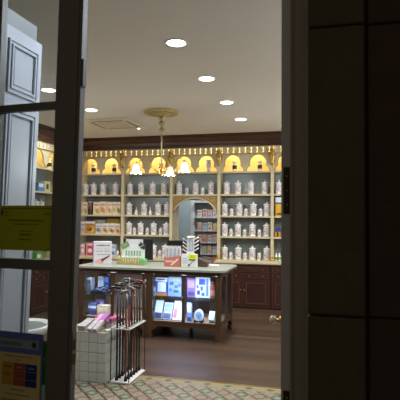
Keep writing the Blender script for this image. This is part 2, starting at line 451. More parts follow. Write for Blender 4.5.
bb.xf(Matrix.Translation((fs1-.008, .0194, fz0+(fz1-fz0)*.7)) @ Matrix.Rotation(PI/2, 4, 'X')).build('white_circle', paper('white_paper2', (190, 196, 180), .4), n3)
for nn in (n1, n2, n3):
    for ch in nn.children:
        if ch.name.startswith(('lettering',)):
            ch.location.x += .019*(ch.location.z-1.673)
        else: ch.data.transform(LEAN)

# ------------------------------------------------------------------ white panelled shutter leaf behind the glazed leaf
d3 = bpy.data.objects.new('door_3', None); COL.objects.link(d3); d3['kind'] = 'structure'
d3['label'] = 'white panelled inner leaf standing open behind the glazed leaf'
far = onX(42.2, 45, -1.45); X3 = -1.45; Y3a, Y3b = 1.915, far.y; ZT3 = far.z
d3.location = (X3, 0, 0)
LEANY = Matrix(((1,0,.012,-.012*2.5),(0,1,.028,-.028*2.5),(0,0,1,0),(0,0,0,1)))
B().box(-.03, 0, Y3a, Y3b, .02, ZT3).xf(LEANY).build('leaf_board', m_white, d3)
B().box(-.03, -.012, Y3a, Y3b-.035, ZT3, ZT3+.085).xf(LEANY).build('top_board', M('white_paint_shaded', (104, 107, 112), .5), d3)  # shade on the set-back board put into a darker grey
def mould(z0, z1):
    y0, y1 = Y3a+.03, Y3b-.035
    for k, (o, h) in enumerate(((0, .010), (.012, .004), (.022, .012))):
        B().ring([(y0+o, z0+o), (y1-o, z0+o), (y1-o, z1-o), (y0+o, z1-o)], [(y0+o+.009, z0+o+.009), (y1-o-.009, z0+o+.009), (y1-o-.009, z1-o-.009), (y0+o+.009, z1-o-.009)], -.002, h, 'x').xf(LEANY).build('panel_moulding', m_white, d3)
    B().box(-.002, .006, y0+.045, y1-.045, z0+.045, z1-.045, .004).xf(LEANY).build('raised_panel', m_white, d3)
mould(2.19, ZT3-.06); mould(.95, 2.12); mould(.15, .85)

# ------------------------------------------------------------------ right door leaf (open, seen on its edge)
d2 = bpy.data.objects.new('door_2', None); COL.objects.link(d2); d2['kind'] = 'structure'; d2['label'] = 'wide grey door leaf standing open, seen edge on'
hx = onY(281.2, 200, 1.83); far2 = ray(281.8, 200); ang = math.atan2(far2.y, far2.x)
d2.location = (hx.x, 1.83, 0); d2.rotation_euler = (0, 0, ang)      # local x runs along the leaf, local -y to its other side
m_edge2 = M('grey_leaf_edge', (188, 186, 184), .45, var=.08, sc=10)
def box2(x0, x1, z0, z1, y0=-.040, y1=0): return B().box(x0, x1, y0, y1, z0, z1)
box2(0, .11, .02, 2.97).build('hinge_stile', m_edge2, d2); box2(.69, .80, .02, 2.97).build('lock_stile', m_edge2, d2)
for za, zb in ((.02, .3), (.86, .92), (1.6, 1.65), (2.25, 2.3), (2.88, 2.97)): box2(.11, .69, za, zb, -.036, -.004).build('glazing_bar', m_door_in, d2)
for za, zb in ((.3, .86), (.92, 1.6), (1.65, 2.25), (2.3, 2.88)): box2(.108, .692, za, zb, -.022, -.019).build('glass_pane', m_glassdoor, d2)
for py0, py1 in ((214, 167), (425, 391)):
    za, zb = zat(287, py0, 1.83), zat(287, py1, 1.83)
    hg = B().box(-.003, .001, -.040, -.008, za, zb).build('hinge', m_bronze, d2)
    B().tube([(-.004, -.041, za), (-.004, -.041, zb)], .006, 10).build('hinge_barrel', m_bronze, hg)
    for t in (.2, .5, .8):
        B().ball((-.0035, -.022, za+(zb-za)*t), .005, 1, 1, 1, 8).build('screw', m_brass, hg)
kp = onZ(273, 320, 1.05)
inv = Matrix.Translation(d2.location) @ Matrix.Rotation(ang, 4, 'Z'); kl = inv.inverted() @ kp
B().lathe([(.024, 0), (.022, .006), (.009, .010), (.008, max(.02, kl.y-.015))], n=16).xf(Matrix.Translation((kl.x, 0, kl.z)) @ Matrix.Rotation(-PI/2, 4, 'X')).build('knob_stem', m_brass, d2)
B().ball((kl.x, kl.y, kl.z), .023, 1, .9, 1.05).build('knob', M('ceramic', (176, 168, 148), .15), d2)

# ------------------------------------------------------------------ ceiling fittings
m_disc = emis('downlight_glow', (255, 250, 240), 14)
def downlight(x, y, label, power=19):
    t = thing('downlight', label, 'ceiling light', (x, y, ZC), 0, 'recessed ceiling downlights')
    B().lathe([(.082, -.004), (.098, -.006), (.106, -.001), (.106, .0), (.082, .0), (.082, -.004)], n=28, cap=False).build('trim_ring', m_wmetal, t)
    B().lathe([(.081, -.003), (.081, -.001)], n=28).build('diffuser', m_disc, t)
    area('downlight_lamp', (x, y, ZC-.012), (0,0,0), .16, power, (1, .97, .92), 'DISK', spread=math.radians(150)).parent = None
dl = [((-1.272, 4.0), 'round recessed downlight nearest the doorway'), ((-1.272, 5.12), 'round recessed downlight second from the doorway'),
      ((-1.272, 6.24), 'round recessed downlight third from the doorway, above the vitrine end'), ((-1.272, 7.36), 'round recessed downlight closest to the dark cornice'),
      ((-3.265, 6.26), 'round recessed downlight beside the ceiling air vent'), ((-3.265, 5.15), 'round recessed downlight seen through the glazed leaf')]
for (x, y), lb in dl: downlight(x, y, lb)
for x, y in ((-1.272, 2.9), (-3.265, 4.03), (.75, 5.1), (.75, 7.3), (-4.4, 7.4)):
    area('ceiling_fill', (x, y, ZC-.012), (0,0,0), .16, 17, (1, .97, .92), 'DISK', spread=math.radians(150))  # lights added under the unseen ceiling to raise the overall brightness

av = thing('ceiling_air_vent', 'square off-white ceiling air conditioning cassette near the cornice', 'air vent', (-3.33, 7.22, ZC))
B().box(-.37, .37, -.38, .38, -.03, 0, .01).build('panel', M('vent_white', (200, 192, 172), .5), av)
B().box(-.2, .2, -.2, .2, -.036, -.028).build('intake_grille', M('vent_grey', (180, 172, 152), .6), av)
for i in range(9): B().box(-.2, .2, -.19+i*.046, -.172+i*.046, -.041, -.034).build('grille_slat', M('vent_slat', (194, 186, 166), .6), av)
for sx, sy, w, h in ((0, -.30, .26, .03), (0, .30, .26, .03), (-.30, 0, .03, .26), (.30, 0, .03, .26)):
    B().box(sx-w, sx+w, sy-h, sy+h, -.034, -.028).build('air_slot', M('slot_dark', (150, 142, 122), .7), av)
for (px, py), lb in (((110, 128.6), 'tiny bright spotlight on the ceiling in front of the air vent'), ((138.8, 128), 'tiny bright spotlight on the ceiling between vent and chandelier rose')):
    p = onZ(px, py, ZC)
    t = thing('ceiling_spotlight', lb, 'ceiling light', (p.x, p.y, ZC), 0, 'tiny ceiling spotlights')
    B().lathe([(.022, -.012), (.04, -.008), (.045, 0), (.022, 0), (.022, -.012)], n=18, cap=False).build('trim_ring', m_wmetal, t)
    B().lathe([(.021, -.011), (.021, -.004)], n=14).build('bulb', emis('spot_glow', (235, 240, 255), 16), t)
    area('spot_lamp', (p.x, p.y, ZC-.03), (0,0,0), .03, 5, (1,.95,.9), 'DISK', spread=math.radians(90))

rc = onZ(162, 112, ZC)
t = thing('ceiling_rose', 'round gilt and cream moulded rose on the ceiling above the chandelier', 'ceiling rose', (rc.x, rc.y, ZC))
m_rose = M('gilt_plaster', (176, 160, 110), .45, .25, var=.3, sc=26)
B().lathe([(0, -.06), (.05, -.06), (.06, -.045), (.12, -.04), (.13, -.028), (.2, -.026), (.22, -.034), (.245, -.03), (.26, -.012), (.27, 0)], n=40).build('moulded_disc', m_rose, t)
for i in range(16):
    a = 2*PI*i/16; B().ball((.17*math.cos(a), .17*math.sin(a), -.03), .022, 1, 1, .6, 8).build('leaf_boss', m_rose, t)
ch = thing('chandelier', 'brass three-armed chandelier with glowing tulip glass shades', 'chandelier', (rc.x, rc.y, 0))
zr0 = ZC-.06
m_stem = M('pale_stem', (170, 172, 140), .4, .4, var=.1)
B().lathe([(.012, 0), (.03, -.01), (.045, -.04), (.02, -.06), (.03, -.085), (.05, -.1), (.045, -.13), (.015, -.15), (.014, -.17), (.03, -.19), (.05, -.2), (.012, -.235), (.0, -.24)], (0,0,zr0), 18).build('stem_finial', m_rose, ch)
B().tube([(0,0,zr0-.2), (0,0,2.28)], .009, 10).build('stem', m_stem, ch)
B().lathe([(0, .09), (.014, .08), (.02, .05), (.04, .03), (.045, .0), (.025, -.02), (.03, -.04), (.012, -.06), (0, -.075)], (0,0,2.28), 16).build('hub', m_brass, ch)
m_shade = NT('glowing_glass'); k = m_shade
k.b.inputs['Base Color'].default_value = lin((255, 235, 200)); k.b.inputs['Roughness'].default_value = .4
k.b.inputs['Emission Color'].default_value = lin((255, 238, 205))
zz = k.sep(k.obj())[2]; k.link(k.math('ADD', 1.1, k.math('MULTIPLY', k.noise(k.obj(), 30), 1.6)), k.b.inputs['Emission Strength'])
m_shade = k.m
m_bulb = emis('bulb_glow', (255, 240, 210), 18)
for i, a in enumerate((math.radians(176), math.radians(74), math.radians(-36))):
    aa = a+YAW; ux, uy = math.cos(aa), math.sin(aa); R = .37
    pts = []
    for q_ in range(15):
        u = q_/14
        rr_ = (R if i < 2 else .43)*u; z = 2.28 + .12*u - .07*math.sin(2*PI*u)*(1-u)**.5 + .06*math.sin(PI*u)
        pts.append((ux*rr_, uy*rr_, z))
    arm = B().tube(pts, .008, 8).build('arm', m_brass, ch)
    e_ = pts[-1]
    B().lathe([(.0, .02), (.02, .015), (.026, 0), (.02, -.03), (.024, -.035)], e_, 14).build('lamp_holder', m_brass, arm)
    bm = B()
    n = 24; prof = [(.024, -.02), (.04, -.04), (.052, -.075), (.05, -.105), (.062, -.13), (.082, -.15)]
    rings = []
    for jn, (r, z) in enumerate(prof):
        w = .13*(jn/5)**2
        rings.append([bm.bm.verts.new((e_[0]+r*(1+w*math.cos(6*2*PI*ii/n))*math.cos(2*PI*ii/n), e_[1]+r*(1+w*math.cos(6*2*PI*ii/n))*math.sin(2*PI*ii/n), e_[2]+z-.012*w*7*math.cos(6*2*PI*ii/n))) for ii in range(n)])
    for ra, rb in zip(rings, rings[1:]):
        for ii in range(n):
            f = bm.bm.faces.new((ra[ii], ra[(ii+1)%n], rb[(ii+1)%n], rb[ii])); f.smooth = True
    sh = bm.build('tulip_shade', m_shade, ch)
    B().ball((e_[0], e_[1], e_[2]-.085), .03, 1, 1, 1.4).build('bulb', m_bulb, sh)
    point('chandelier_lamp', (rc.x+e_[0], rc.y+e_[1], e_[2]-.2), 10, (1, .92, .78), .06)

# ------------------------------------------------------------------ cornice
def cornice_profile(s):   # (out, z)
    return [(0, 2.93), (s*.05, 2.93), (s*.06, 2.965), (s*.09, 2.98), (s*.10, 3.03), (s*.15, 3.06), (s*.19, 3.085), (s*.21, 3.10), (s*.21, 3.118), (s*.24, 3.123), (s*.24, ZC), (0, ZC)]
pr = [(YS+.02-o, z) for o, z in cornice_profile(1)]
b = B(); b.prism(pr, XS-.2, 1.5, 'x')
struct('trim_3', b, m_darkw, 'dark wooden cornice along the back wall')
pr = [(XS-.02+o, z) for o, z in cornice_profile(1)]
b = B(); b.prism(pr, 5.6, YS+.0, 'y')
struct('trim_4', b, m_darkw, 'dark wooden cornice along the side wall')

# ------------------------------------------------------------------ shelving bays (local frame: x along the wall, y into the wall, z up; origin at front left foot line)
def trefoil(cx, z0, k=1.0):
    pts = []
    for i in range(0, 7):
        a = PI - math.radians(71)*i/6
        pts.append((cx-.10*k+.11*k*math.cos(a), z0+.11*k*math.sin(a)))
    # main circle centre (0,.155) r .15
    p = pts[-1]; a0 = math.atan2(p[1]-(z0+.15*k), p[0]-cx); r = .152*k
    a0 = a0 if a0 > 0 else a0+2*PI
    for i in range(0, 19):
        a = a0-(a0-(PI-a0))*i/18
        pts.append((cx+r*math.cos(a), z0+.15*k+r*math.sin(a)))
    for i in range(6, -1, -1):
        a = math.radians(71)*i/6
        pts.append((cx+.10*k+.11*k*math.cos(a), z0+.11*k*math.sin(a)))
    return pts
PW = .055
def bay(t, w, arch=False, first=False):
    E0 = PW/2+.0012; E1 = w-PW/2-.0006
    """parts of one bay of width w, its pilaster at the right end (and at the left one if first)"""
    D = YW-YS-.004
    if not arch:
        B().box(E0, E1, D-.02, D, Z5+.003, Z2-.03).build('back_panel', m_back, t); B().box(E0, E1, D-.02, D, Z2-.0299, Z1-.03).build('upper_back_panel', m_back2, t)
    else:
        B().box(E0, E1, D-.02, D, Z2-.03, Z1-.03).build('upper_back_panel', m_back2, t)
    B().box(E0, E1, D-.02, D, Z1-.03, 3.10).build('niche_back', m_niche, t)
    for z in ((Z1, Z2) if arch else (Z1, Z2, Z3, Z4)):
        B().box(E0, E1, .012, D-.02, z-.03, z).build('shelf', m_cream, t)
    if not arch:
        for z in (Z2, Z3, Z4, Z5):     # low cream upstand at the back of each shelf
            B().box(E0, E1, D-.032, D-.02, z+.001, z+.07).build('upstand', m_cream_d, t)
    for x in ([0, w] if first else [w]):
        B().box(x-PW/2, x+PW/2, 0, .04, Z5+.003, Z1+.0).box(x-PW/2+.012, x+PW/2-.012, .032, D, Z5+.003, 2.93).build('pilaster', m_cream, t)
        B().box(x-PW/2-.004, x+PW/2, -.012, .0, Z1-.005, Z1+.035).build('capital', m_cream, t)
        B().lathe([(.045, 0), (.05, .012), (.04, .025), (.036, .06), (.042, .07), (.036, .08)], (x, .005, Z5+.003), 14, 1, .6).build('gilt_base', m_gilt, t)
        g = B().ball((x, -.036, 2.80), .042, 1.2, .8, 1.1, 12).ball((x, -.03, 2.845), .034, 1.5, .9, .7, 12)
        g.lathe([(.0, 0), (.024, .015), (.036, .07), (.03, .10), (.042, .14), (.05, .19), (.03, .22), (0, .23)], (x, -.028, 2.565), 12, 1.1, .6)
        g.ball((x-.036, -.03, 2.77), .017, n=8).ball((x+.036, -.03, 2.77), .017, n=8).ball((x, -.035, 2.66), .022, n=8)
        g.build('gilt_corbel', m_gilt, t)
    # arcade panel: two trefoil openings
    zb, ztp = Z1, 2.80; xl_ = 0 if first else E0
    kk = 1.0 if w > .9 else (w/2-.05)/.42
    for h in (0, 1):
        x0, x1 = (xl_, w/2) if h == 0 else (w/2, w-PW/2 if False else w)
        cxn = .262*w if h == 0 else .738*w
        o = [(x0, zb), *trefoil(cxn, zb, kk), (x1, zb), (x1, ztp), (x0, ztp)]
        B().prism(o, .012, .03).build('arcade_panel', m_cream, t)
        tf = trefoil(cxn, zb, kk)
        B().tube([(a, .010, c) for a, c in tf], .006, 6).build('arch_beading', m_gilt, t)
    # frieze pierced by baluster-shaped slots
    fb = B().box(xl_, w, .004, .028, 2.79, 2.815).box(xl_, w, .004, .028, 2.91, 2.93)
    n = 9; st = w/n
    for i in range(n+1):
        xa = max(xl_, (i-.5)*st); xb = min(w, (i+.5)*st)
        hw = .0145
        la = xa+hw if i > 0 else xa; lb_ = xb-hw if i < n else xb
        wv = lambda x, s: [(x, 2.812), (x, 2.828), (x+s*.009, 2.838), (x+s*.009, 2.89), (x, 2.90), (x, 2.912)]
        rightside = wv(lb_, 1) if i < n else [(xb, 2.812), (xb, 2.912)]
        leftside = wv(la, -1) if i > 0 else [(xa, 2.812), (xa, 2.912)]
        fb.prism(rightside+leftside[::-1], .006, .026)
    fb.build('pierced_frieze', m_cream, t)
    B().box(xl_, w-.0006, .0005, .011, 2.785, 2.797).build('gilt_line', m_gilt, t)
    if arch:
        # segmental arch with fretwork spandrels
        za, zs_ = 1.975, 1.69
        x0, x1 = E0, E1; c = (x1-x0)/2; sag = za-zs_; R = (c*c+sag*sag)/(2*sag); zc = za-R
        arc = [(x0+(x1-x0)*i/24, zc+math.sqrt(R*R-(x0+(x1-x0)*i/24-w/2)**2)) for i in range(25)]
        B().prism([*arc, (x1, Z2-.03), (x0, Z2-.03)], .03, .045).build('spandrel', M('spandrel_gold', (136, 118, 78), .5, var=.2, sc=30), t)
        B().tube([(min(max(a, E0+.016), E1-.016), .014, z) for a, z in arc], .014, 8).build('arch_rib', m_cream, t)
        for sgn in (-1, 1):
            for (dx, dz, r) in ((.05, .055, .03), (.115, .052, .026), (.175, .045, .02), (.05, .13, .028), (.225, .04, .014), (.045, .19, .018), (.11, .1, .014)):
                x = w/2+sgn*(c-dx); z = Z2-.03-dz
                if z-r < zc+math.sqrt(max(0, R*R-(x-w/2)**2))+.004: r = max(.008, r*.6)
                ring = [(x+r*math.cos(2*PI*i/16), .026, z+r*math.sin(2*PI*i/16)) for i in range(17)]
                B().tube(ring, .006, 6).build('fretwork', m_gilt, t)
bays = []
names = ['cream shelving bay of boxed foods, first from the glazed leaf',
         'cream shelving bay behind the countertop, left of the arched opening',
         'cream shelving bay with an arched opening below its jar shelf',
         'cream shelving bay full of white jars right of the arched opening',
         'cream shelving bay half hidden by the open door leaf']
for i in range(5):
    t = thing('shelving_bay', names[i], 'shelving', (PX[i], YS, 0), 0, 'wall shelving bays'); w = PX[i+1]-PX[i]
    bay(t, w, arch=(i == 2), first=False); bays.append(t)
    area('niche_lamp', (PX[i]+w/2, YS+.17, 3.06), (0,0,0), w*.9, 8, (1, .76, .36), size_y=.12)
# left-hand wall shelving (turned 90 degrees)
for i, (ya, lb) in enumerate(((7.07, 'side wall shelving bay glimpsed between shutter and door stile'), (6.12, 'side wall shelving bay hidden behind the white inner leaf'))):
    t = thing('shelving_bay', lb, 'shelving', (XS, ya, 0), PI/2, 'wall shelving bays'); bay(t, .95, first=(i == 1))
    area('niche_lamp', (XS-.17, ya+.475, 3.06), (0,0,PI/2), .86, 8, (1, .76, .36), size_y=.12)
t = thing('shelving_bay', 'side wall shelving bay meeting the corner behind the door stile', 'shelving', (XS, 8.02, 0), PI/2, 'wall shelving bays'); bay(t, .64)

# ledges and base cabinets
def ledge(name, label, x0, x1):
    o = B().box(x0, x1, YB-.03, YW, .80, .825).box(x0, x1, YB-.015, YB+.02, .785, .80).box(x0, x1, YS-.05, YW, .825, Z5).build(name, m_cream)
    return tag(o, label, 'ledge')
ledge('shelf_ledge', 'long cream ledge under the shelves left of the arched opening', XS-.3, PX[2]+.03)
ledge('shelf_ledge', 'cream ledge under the jar shelves right of the arched opening', PX[3]-.03, 1.2)
o = B().box(XL, XS+.24, 5.6, YB-.04, .80, .825).box(XL, XS+.05, 5.6, YB-.04, .825, Z5).build('shelf_ledge', m_cream)
tag(o, 'cream ledge under the side wall shelves seen through the glazed leaf', 'ledge')
def base_cabinet(t, w, D):
    """local frame as for the bays, front at y=0"""
    B().box(.0, w, .012, D, .03, .783).build('carcass', m_base, t)
    B().box(.0, w, .014, D, .0, .03).build('plinth', m_base, t)
    for r in range(2):
        z0, z1 = (.652, .742) if r == 0 else (.538, .628)
        for c in range(4):
            x0 = .02+(w-.04)*c/4+.008; x1 = .02+(w-.04)*(c+1)/4-.008
            d = B().box(x0, x1, -.004, .014, z0, z1, .004).build('drawer', m_base, t)
            B().ring([(x0, z0), (x1, z0), (x1, z1), (x0, z1)], [(x0+.008, z0+.008), (x1-.008, z0+.008), (x1-.008, z1-.008), (x0+.008, z1-.008)], -.008, -.003).build('drawer_bead', m_base2, d)
            B().ball(((x0+x1)/2, -.018, (z0+z1)/2), .013, n=10).build('knob', m_brass, d)
    for c in range(2):
        x0 = .02+(w-.04)*c/2+.008; x1 = .02+(w-.04)*(c+1)/2-.008; z0, z1 = .04, .515
        d = B().box(x0, x1, -.004, .014, z0, z1, .004).build('door', m_base, t)
        B().ring([(x0+.05, z0+.05), (x1-.05, z0+.05), (x1-.05, z1-.05), (x0+.05, z1-.05)], [(x0+.066, z0+.066), (x1-.066, z0+.066), (x1-.066, z1-.066), (x0+.066, z1-.066)], -.012, -.002).build('door_moulding', m_base2, d)
        B().ring([(x0, z0), (x1, z0), (x1, z1), (x0, z1)], [(x0+.007, z0+.007), (x1-.007, z0+.007), (x1-.007, z1-.007), (x0+.007, z1-.007)], -.007, -.003).build('door_bead', m_base2, d)
        B().ball((x1-.025 if c == 0 else x0+.025, -.018, .33), .015, n=10).build('knob', m_brass, d)
g = 'dark red base cabinets'
for i, lb in ((0, 'dark red drawer cabinet at the corner, behind the long counter'), (1, 'dark red drawer cabinet behind the counter, left of the arched opening'),
              (3, 'dark red cabinet with two drawer rows under the jar bay beside the counter end'), (4, 'dark red drawer cabinet half hidden by the open door leaf')):
    t = thing('base_cabinet', lb, 'cabinet', (PX[i], YB, 0), 0, g); base_cabinet(t, PX[i+1]-PX[i]-.002, YW-YB-.002)
for ya, lb in ((6.82, 'dark red side cabinet with brass knobs seen under the glazing bar'), (5.86, 'dark red side cabinet behind the white inner leaf')):
    t = thing('base_cabinet', lb, 'cabinet', (XS+.22, ya, 0), PI/2, g); base_cabinet(t, .95, .52)

# ------------------------------------------------------------------ apothecary jars
def jar_parts(t, k=1.0, hk=1.0):
    s = lambda p: [(r*k, z*hk) for r, z in p]
    B().lathe(s([(.0, 0), (.05, 0), (.053, .012), (.043, .024), (.047, .034), (.052, .06), (.051, .15), (.047, .168), (.047, .178), (.044, .188), (0, .188)]), n=20).build('body', m_porc, t)
    b = B()
    n = 15; pr = [(.0532, .05), (.0530, .10), (.0522, .155)]
    v = [[b.bm.verts.new((r*k*math.cos(a), r*k*math.sin(a), z*hk)) for a in [math.radians(-152+124*i/n) for i in range(n+1)]] for r, z in pr]
    for r0, r1 in zip(v, v[1:]):
        for i in range(n):
            f = b.bm.faces.new((r0[i], r0[i+1], r1[i+1], r1[i])); f.smooth = True
    b.build('printed_label', m_floral, t)
    ld = B().lathe(s([(.0, .1885), (.056, .1885), (.061, .197), (.054, .21), (.035, .222), (.016, .228), (0, .229)]), n=20).build('lid', m_porc, t)
    B().lathe(s([(.012, .226), (.010, .234), (.018, .244), (.014, .255), (0, .259)]), n=12).build('lid_knob', m_porc, ld)
big = thing('apothecary_jar', 'x', 'jar'); jar_parts(big, 1.13, 1.0); sml = thing('small_apothecary_jar', 'x', 'jar'); jar_parts(sml, .66, .55)
used = {'big': False, 'sml': False}
YJ = YS+.13
def place(proto, key, px, z, label, group, Y=YJ, x=None):
    loc = ((xat(px, Y, 200) if x is None else x), Y, z+.001)
    rz = random.uniform(-.25, .25)
    if not used[key]:
        used[key] = True; proto.location = loc; proto.rotation_euler = (0,0,rz); proto['label'] = label; proto['group'] = group; return
    dup(proto, loc, rz, label, group)
def row(kind, pxs, z, shelf, baytxt, first_word=None):
    proto, key = (big, 'big') if kind == 'tall' else (sml, 'sml')
    for i, px in enumerate(pxs):
        place(proto, key, px, z, (f'tall white lidded jar, {ORD[i]} from left, {shelf} {baytxt}' if kind == 'tall' else f'small white jar, {ORD[i]} small one from left, {shelf} {baytxt}'), 'white apothecary jars')
SR = ['top jar shelf', 'second jar shelf', 'third jar shelf', 'bottom jar shelf']
bR = 'right of the arch'; bL = 'left of the arch'
row('tall', [226.6, 238, 251.2, 264.8], Z2, SR[0], bR)
row('tall', [224.8, 239.5, 253.4, 267], Z3, SR[1], bR); row('small', [231.6, 246, 260.6], Z3, SR[1], bR)
row('tall', [224.8, 238.1, 252.6, 266.7], Z4, SR[2], bR); row('small', [231.2, 244.8, 259.5], Z4, SR[2], bR)
row('tall', [225, 238.6, 252.6, 267], Z5, SR[3], bR); row('small', [231.2, 245.2, 259.3], Z5, SR[3], bR)
row('tall', [130, 141, 152.5, 163.8], Z2, SR[0], bL)
row('tall', [129.4, 144.2, 158.3, 167.2], Z3, SR[1], bL)
row('tall', [129.6, 141, 154, 166.6], Z4, SR[2], bL); row('small', [134.9, 147.7, 161], Z4, SR[2], bL)
row('tall', [154.2, 165.5], Z5, SR[3], bL); row('small', [160.3], Z5, SR[3], bL)
row('tall', [179, 195.5, 211], Z2, 'shelf just above', 'the arch'); row('small', [186.8, 202.6], Z2, 'shelf just above', 'the arch')
row('tall', [85.6, 93.6, 103, 115.4], Z2, 'shelf above the boxed foods', 'beside the glazed leaf')
row('tall', [278.9], Z2, 'top shelf', 'beside the open door leaf')

# slim bottles between the jars of the left bay
for px, cap, lb in ((136.4, (206, 200, 70), 'slim white bottle with yellow top between jars left of the arch'), (150.4, (214, 212, 210), 'slim white bottle with white top between jars left of the arch')):
    t = thing('slim_bottle', lb, 'bottle', (xat(px, YJ, 200), YJ, Z3+.001), 0, 'slim white bottles')
    B().lathe([(0, 0), (.028, 0), (.03, .01), (.03, .07), (.022, .09), (.012, .1), (.012, .11), (0, .11)], n=16).build('body', m_porc, t)
    B().lathe([(0, .1105), (.014, .1105), (.010, .145), (.004, .165), (0, .166)], n=12).build('cap', C(cap), t)

# small banded vases in the lit niches
niche_names = [['first', 'second'], ['third', 'fourth'], ['fifth', 'sixth'], ['seventh', 'eighth'], ['ninth', 'tenth']]
vz = None
for i in range(5):
    for h in (0, 1):
        w = PX[i+1]-PX[i]; x = PX[i]+(.262 if h == 0 else .738)*w+.02
        lb = f'small white jar with dark band in the {niche_names[i][h]} lit niche along the back wall'
        if vz is None:
            vz = thing('niche_jar', lb, 'jar', (x, YS+.1, Z1+.001), 0, 'small jars in the lit niches')
            B().lathe([(0, 0), (.038, 0), (.042, .008), (.042, .155), (.03, .165), (0, .165)], n=18).build('body', M('jar_cream', (222, 206, 170), .35), vz)
            B().lathe([(.0425, .045), (.0433, .047), (.0433, .115), (.0425, .117)], n=18).build('dark_band', M('band_dark', (34, 24, 18), .4), vz)
            B().lathe([(0, .166), (.045, .166), (.045, .19), (.02, .198), (0, .2)], n=18).build('lid', M('jar_cream', (222, 206, 170), .35), vz)
        elif i == 2 and h == 1:
            t = thing('niche_vase', 'taller white vase with blue-grey figures in the niche right above the arch', 'vase', (x, YS+.1, Z1+.001), 0, 'small jars in the lit niches')
            B().lathe([(0, 0), (.04, 0), (.045, .01), (.03, .04), (.045, .1), (.05, .17), (.04, .2), (.05, .215), (0, .215)], n=18).build('body', m_floral, t)
            B().lathe([(0, .216), (.052, .216), (.05, .235), (.02, .245), (0, .25)], n=18).build('lid', m_porc, t)
        else: dup(vz, (x, YS+.1, Z1+.001), 0, lb)
dup(vz, (XS-.1, 7.80, Z1+.001), 0, 'small white jar with dark band in the lit niche on the side wall')

# ------------------------------------------------------------------ printed cartons
def pack(name, label, cat, group, x0, x1, z, h, yf, dep, body, prints=(), rz=0, tilt=0, words=(), partname='printed_panel'):
    """carton standing at z with printed fields in fractions (u0,u1,v0,v1,colour) of its front"""
    w = x1-x0
    t = thing(name, label, cat, ((x0+x1)/2, yf, z+.001), rz, group); t.rotation_euler = (tilt, 0, rz)
    if tilt < 0: t.location.z += dep*math.sin(-tilt)+.001
    B().box(-w/2, w/2, 0, dep, 0, h, min(.002, w*.05)).build('carton', C(body), t)
    for p_ in prints:
        u0, u1, v0, v1, c = p_[:5]; nm = p_[5] if len(p_) > 5 else partname
        if nm == 'round_print':
            b = B().prism([(math.cos(2*PI*i/18), math.sin(2*PI*i/18)) for i in range(18)], 0, .0012); bx = (u1-u0)*w/2; bz = (v1-v0)*h/2
            b.xf(Matrix.Translation((-w/2+w*(u0+u1)/2, -.0022, h*(v0+v1)/2)) @ Matrix.Diagonal((bx, 1, bz, 1))).build(nm, C(c), t)
        else: B().box(-w/2+w*u0, -w/2+w*u1, -.0016, -.0002, h*v0, h*v1).build(nm, C(c), t)
    for (s_, sz, u, v, c) in words:
        text(s_, sz, C(c), t, (-w/2+w*u, -.0022, h*v), align='CENTER', name='lettering')
    return t
def pk(name, label, cat, group, px0, px1, pytop, z, Y, body, prints, dep=.08, words=()):
    x0, x1 = xat(px0, Y, 205), xat(px1, Y, 205); h = zat((px0+px1)/2, pytop, Y)-z
    bi = max(i for i in range(5) if PX[i] < (x0+x1)/2); x0 = max(x0, PX[bi]+.03); x1 = min(x1, PX[bi+1]-.03)
    return pack(name, label, cat, group, x0+.002, x1-.002, z, h, Y, dep, body, prints, words=words)
YP = YS+.05
G3 = 'baby food boxes on the second shelf'
def soft(c, b, k=.5): return tuple(int(c[i]*(1-k)+b[i]*k) for i in range(3))
def food(px0, px1, top, c1, c2, lb, red=(176, 64, 60), body=(222, 208, 186)):
    pk('food_box', lb, 'box', G3, px0, px1, top, Z3, YP, body, ((.12, .88, .70, .84, soft(red, body), 'title_band'), (.1, .62, .2, .6, soft(c1, body, .3), 'round_print'), (.45, .95, .06, .5, soft(c2, body, .25), 'round_print')), .12)
food(79, 82.4, 202.5, (200, 170, 110), (150, 110, 60), 'beige food box partly behind the door stile')
food(82.6, 87.3, 202, (196, 176, 96), (120, 140, 70), 'beige food box with olive picture, beside the tall tin')
food(93.2, 99.6, 202, (206, 190, 120), (180, 150, 70), 'beige food box just right of the tall tin')
food(99.8, 106, 201.6, (206, 120, 54), (222, 150, 60), 'beige food box with large orange picture')
food(106.2, 112.6, 202, (190, 180, 150), (214, 170, 120), 'beige food box with pink title, third from the pilaster end', (196, 90, 96))
food(112.8, 116.6, 202, (150, 160, 80), (214, 200, 120), 'beige food box with green picture near the pilaster')
food(116.8, 120.4, 202, (130, 100, 40), (90, 110, 50), 'narrow beige food box touching the pilaster')
t = thing('food_tin', 'tall grey-brown tin among the beige food boxes', 'tin', (xat(90.6, YP+.05, 205), YP+.05, Z3+.001))
B().lathe([(0, 0), (.046, 0), (.046, .235), (.043, .24), (0, .24)], n=20).build('body', M('tin_brown', (120, 92, 84), .35, .3), t)
B().lathe([(0, .2405), (.048, .2405), (.048, .262), (0, .262)], n=20).build('lid', M('tin_lid', (150, 166, 172), .35), t)
B().lathe([(.0462, .02), (.047, .03), (.047, .10), (.0462, .11)], n=20).build('label_band', C((60, 44, 40)), t)
G4 = 'cereal boxes on the third shelf'
def cereal(px0, px1, top, body, band, c1, c2, lb):
    pk('cereal_box', lb, 'box', G4, px0, px1, top, Z4, YP, body, ((.0, 1, .84, .99, (214, 214, 222), 'top_band'), (.1, .9, .66, .8, soft(band, body), 'title_band'), (.1, .7, .2, .6, soft(c1, body, .3), 'round_print'), (.4, .95, .1, .45, soft(c2, body, .3), 'round_print')), .1)
cereal(78.4, 85.2, 221.6, (196, 188, 204), (90, 92, 130), (180, 170, 200), (196, 160, 80), 'lavender cereal box beside the door stile')
cereal(85.6, 95.2, 221.4, (196, 150, 72), (90, 70, 60), (150, 96, 40), (222, 186, 110), 'wide golden-brown cereal box with white top')
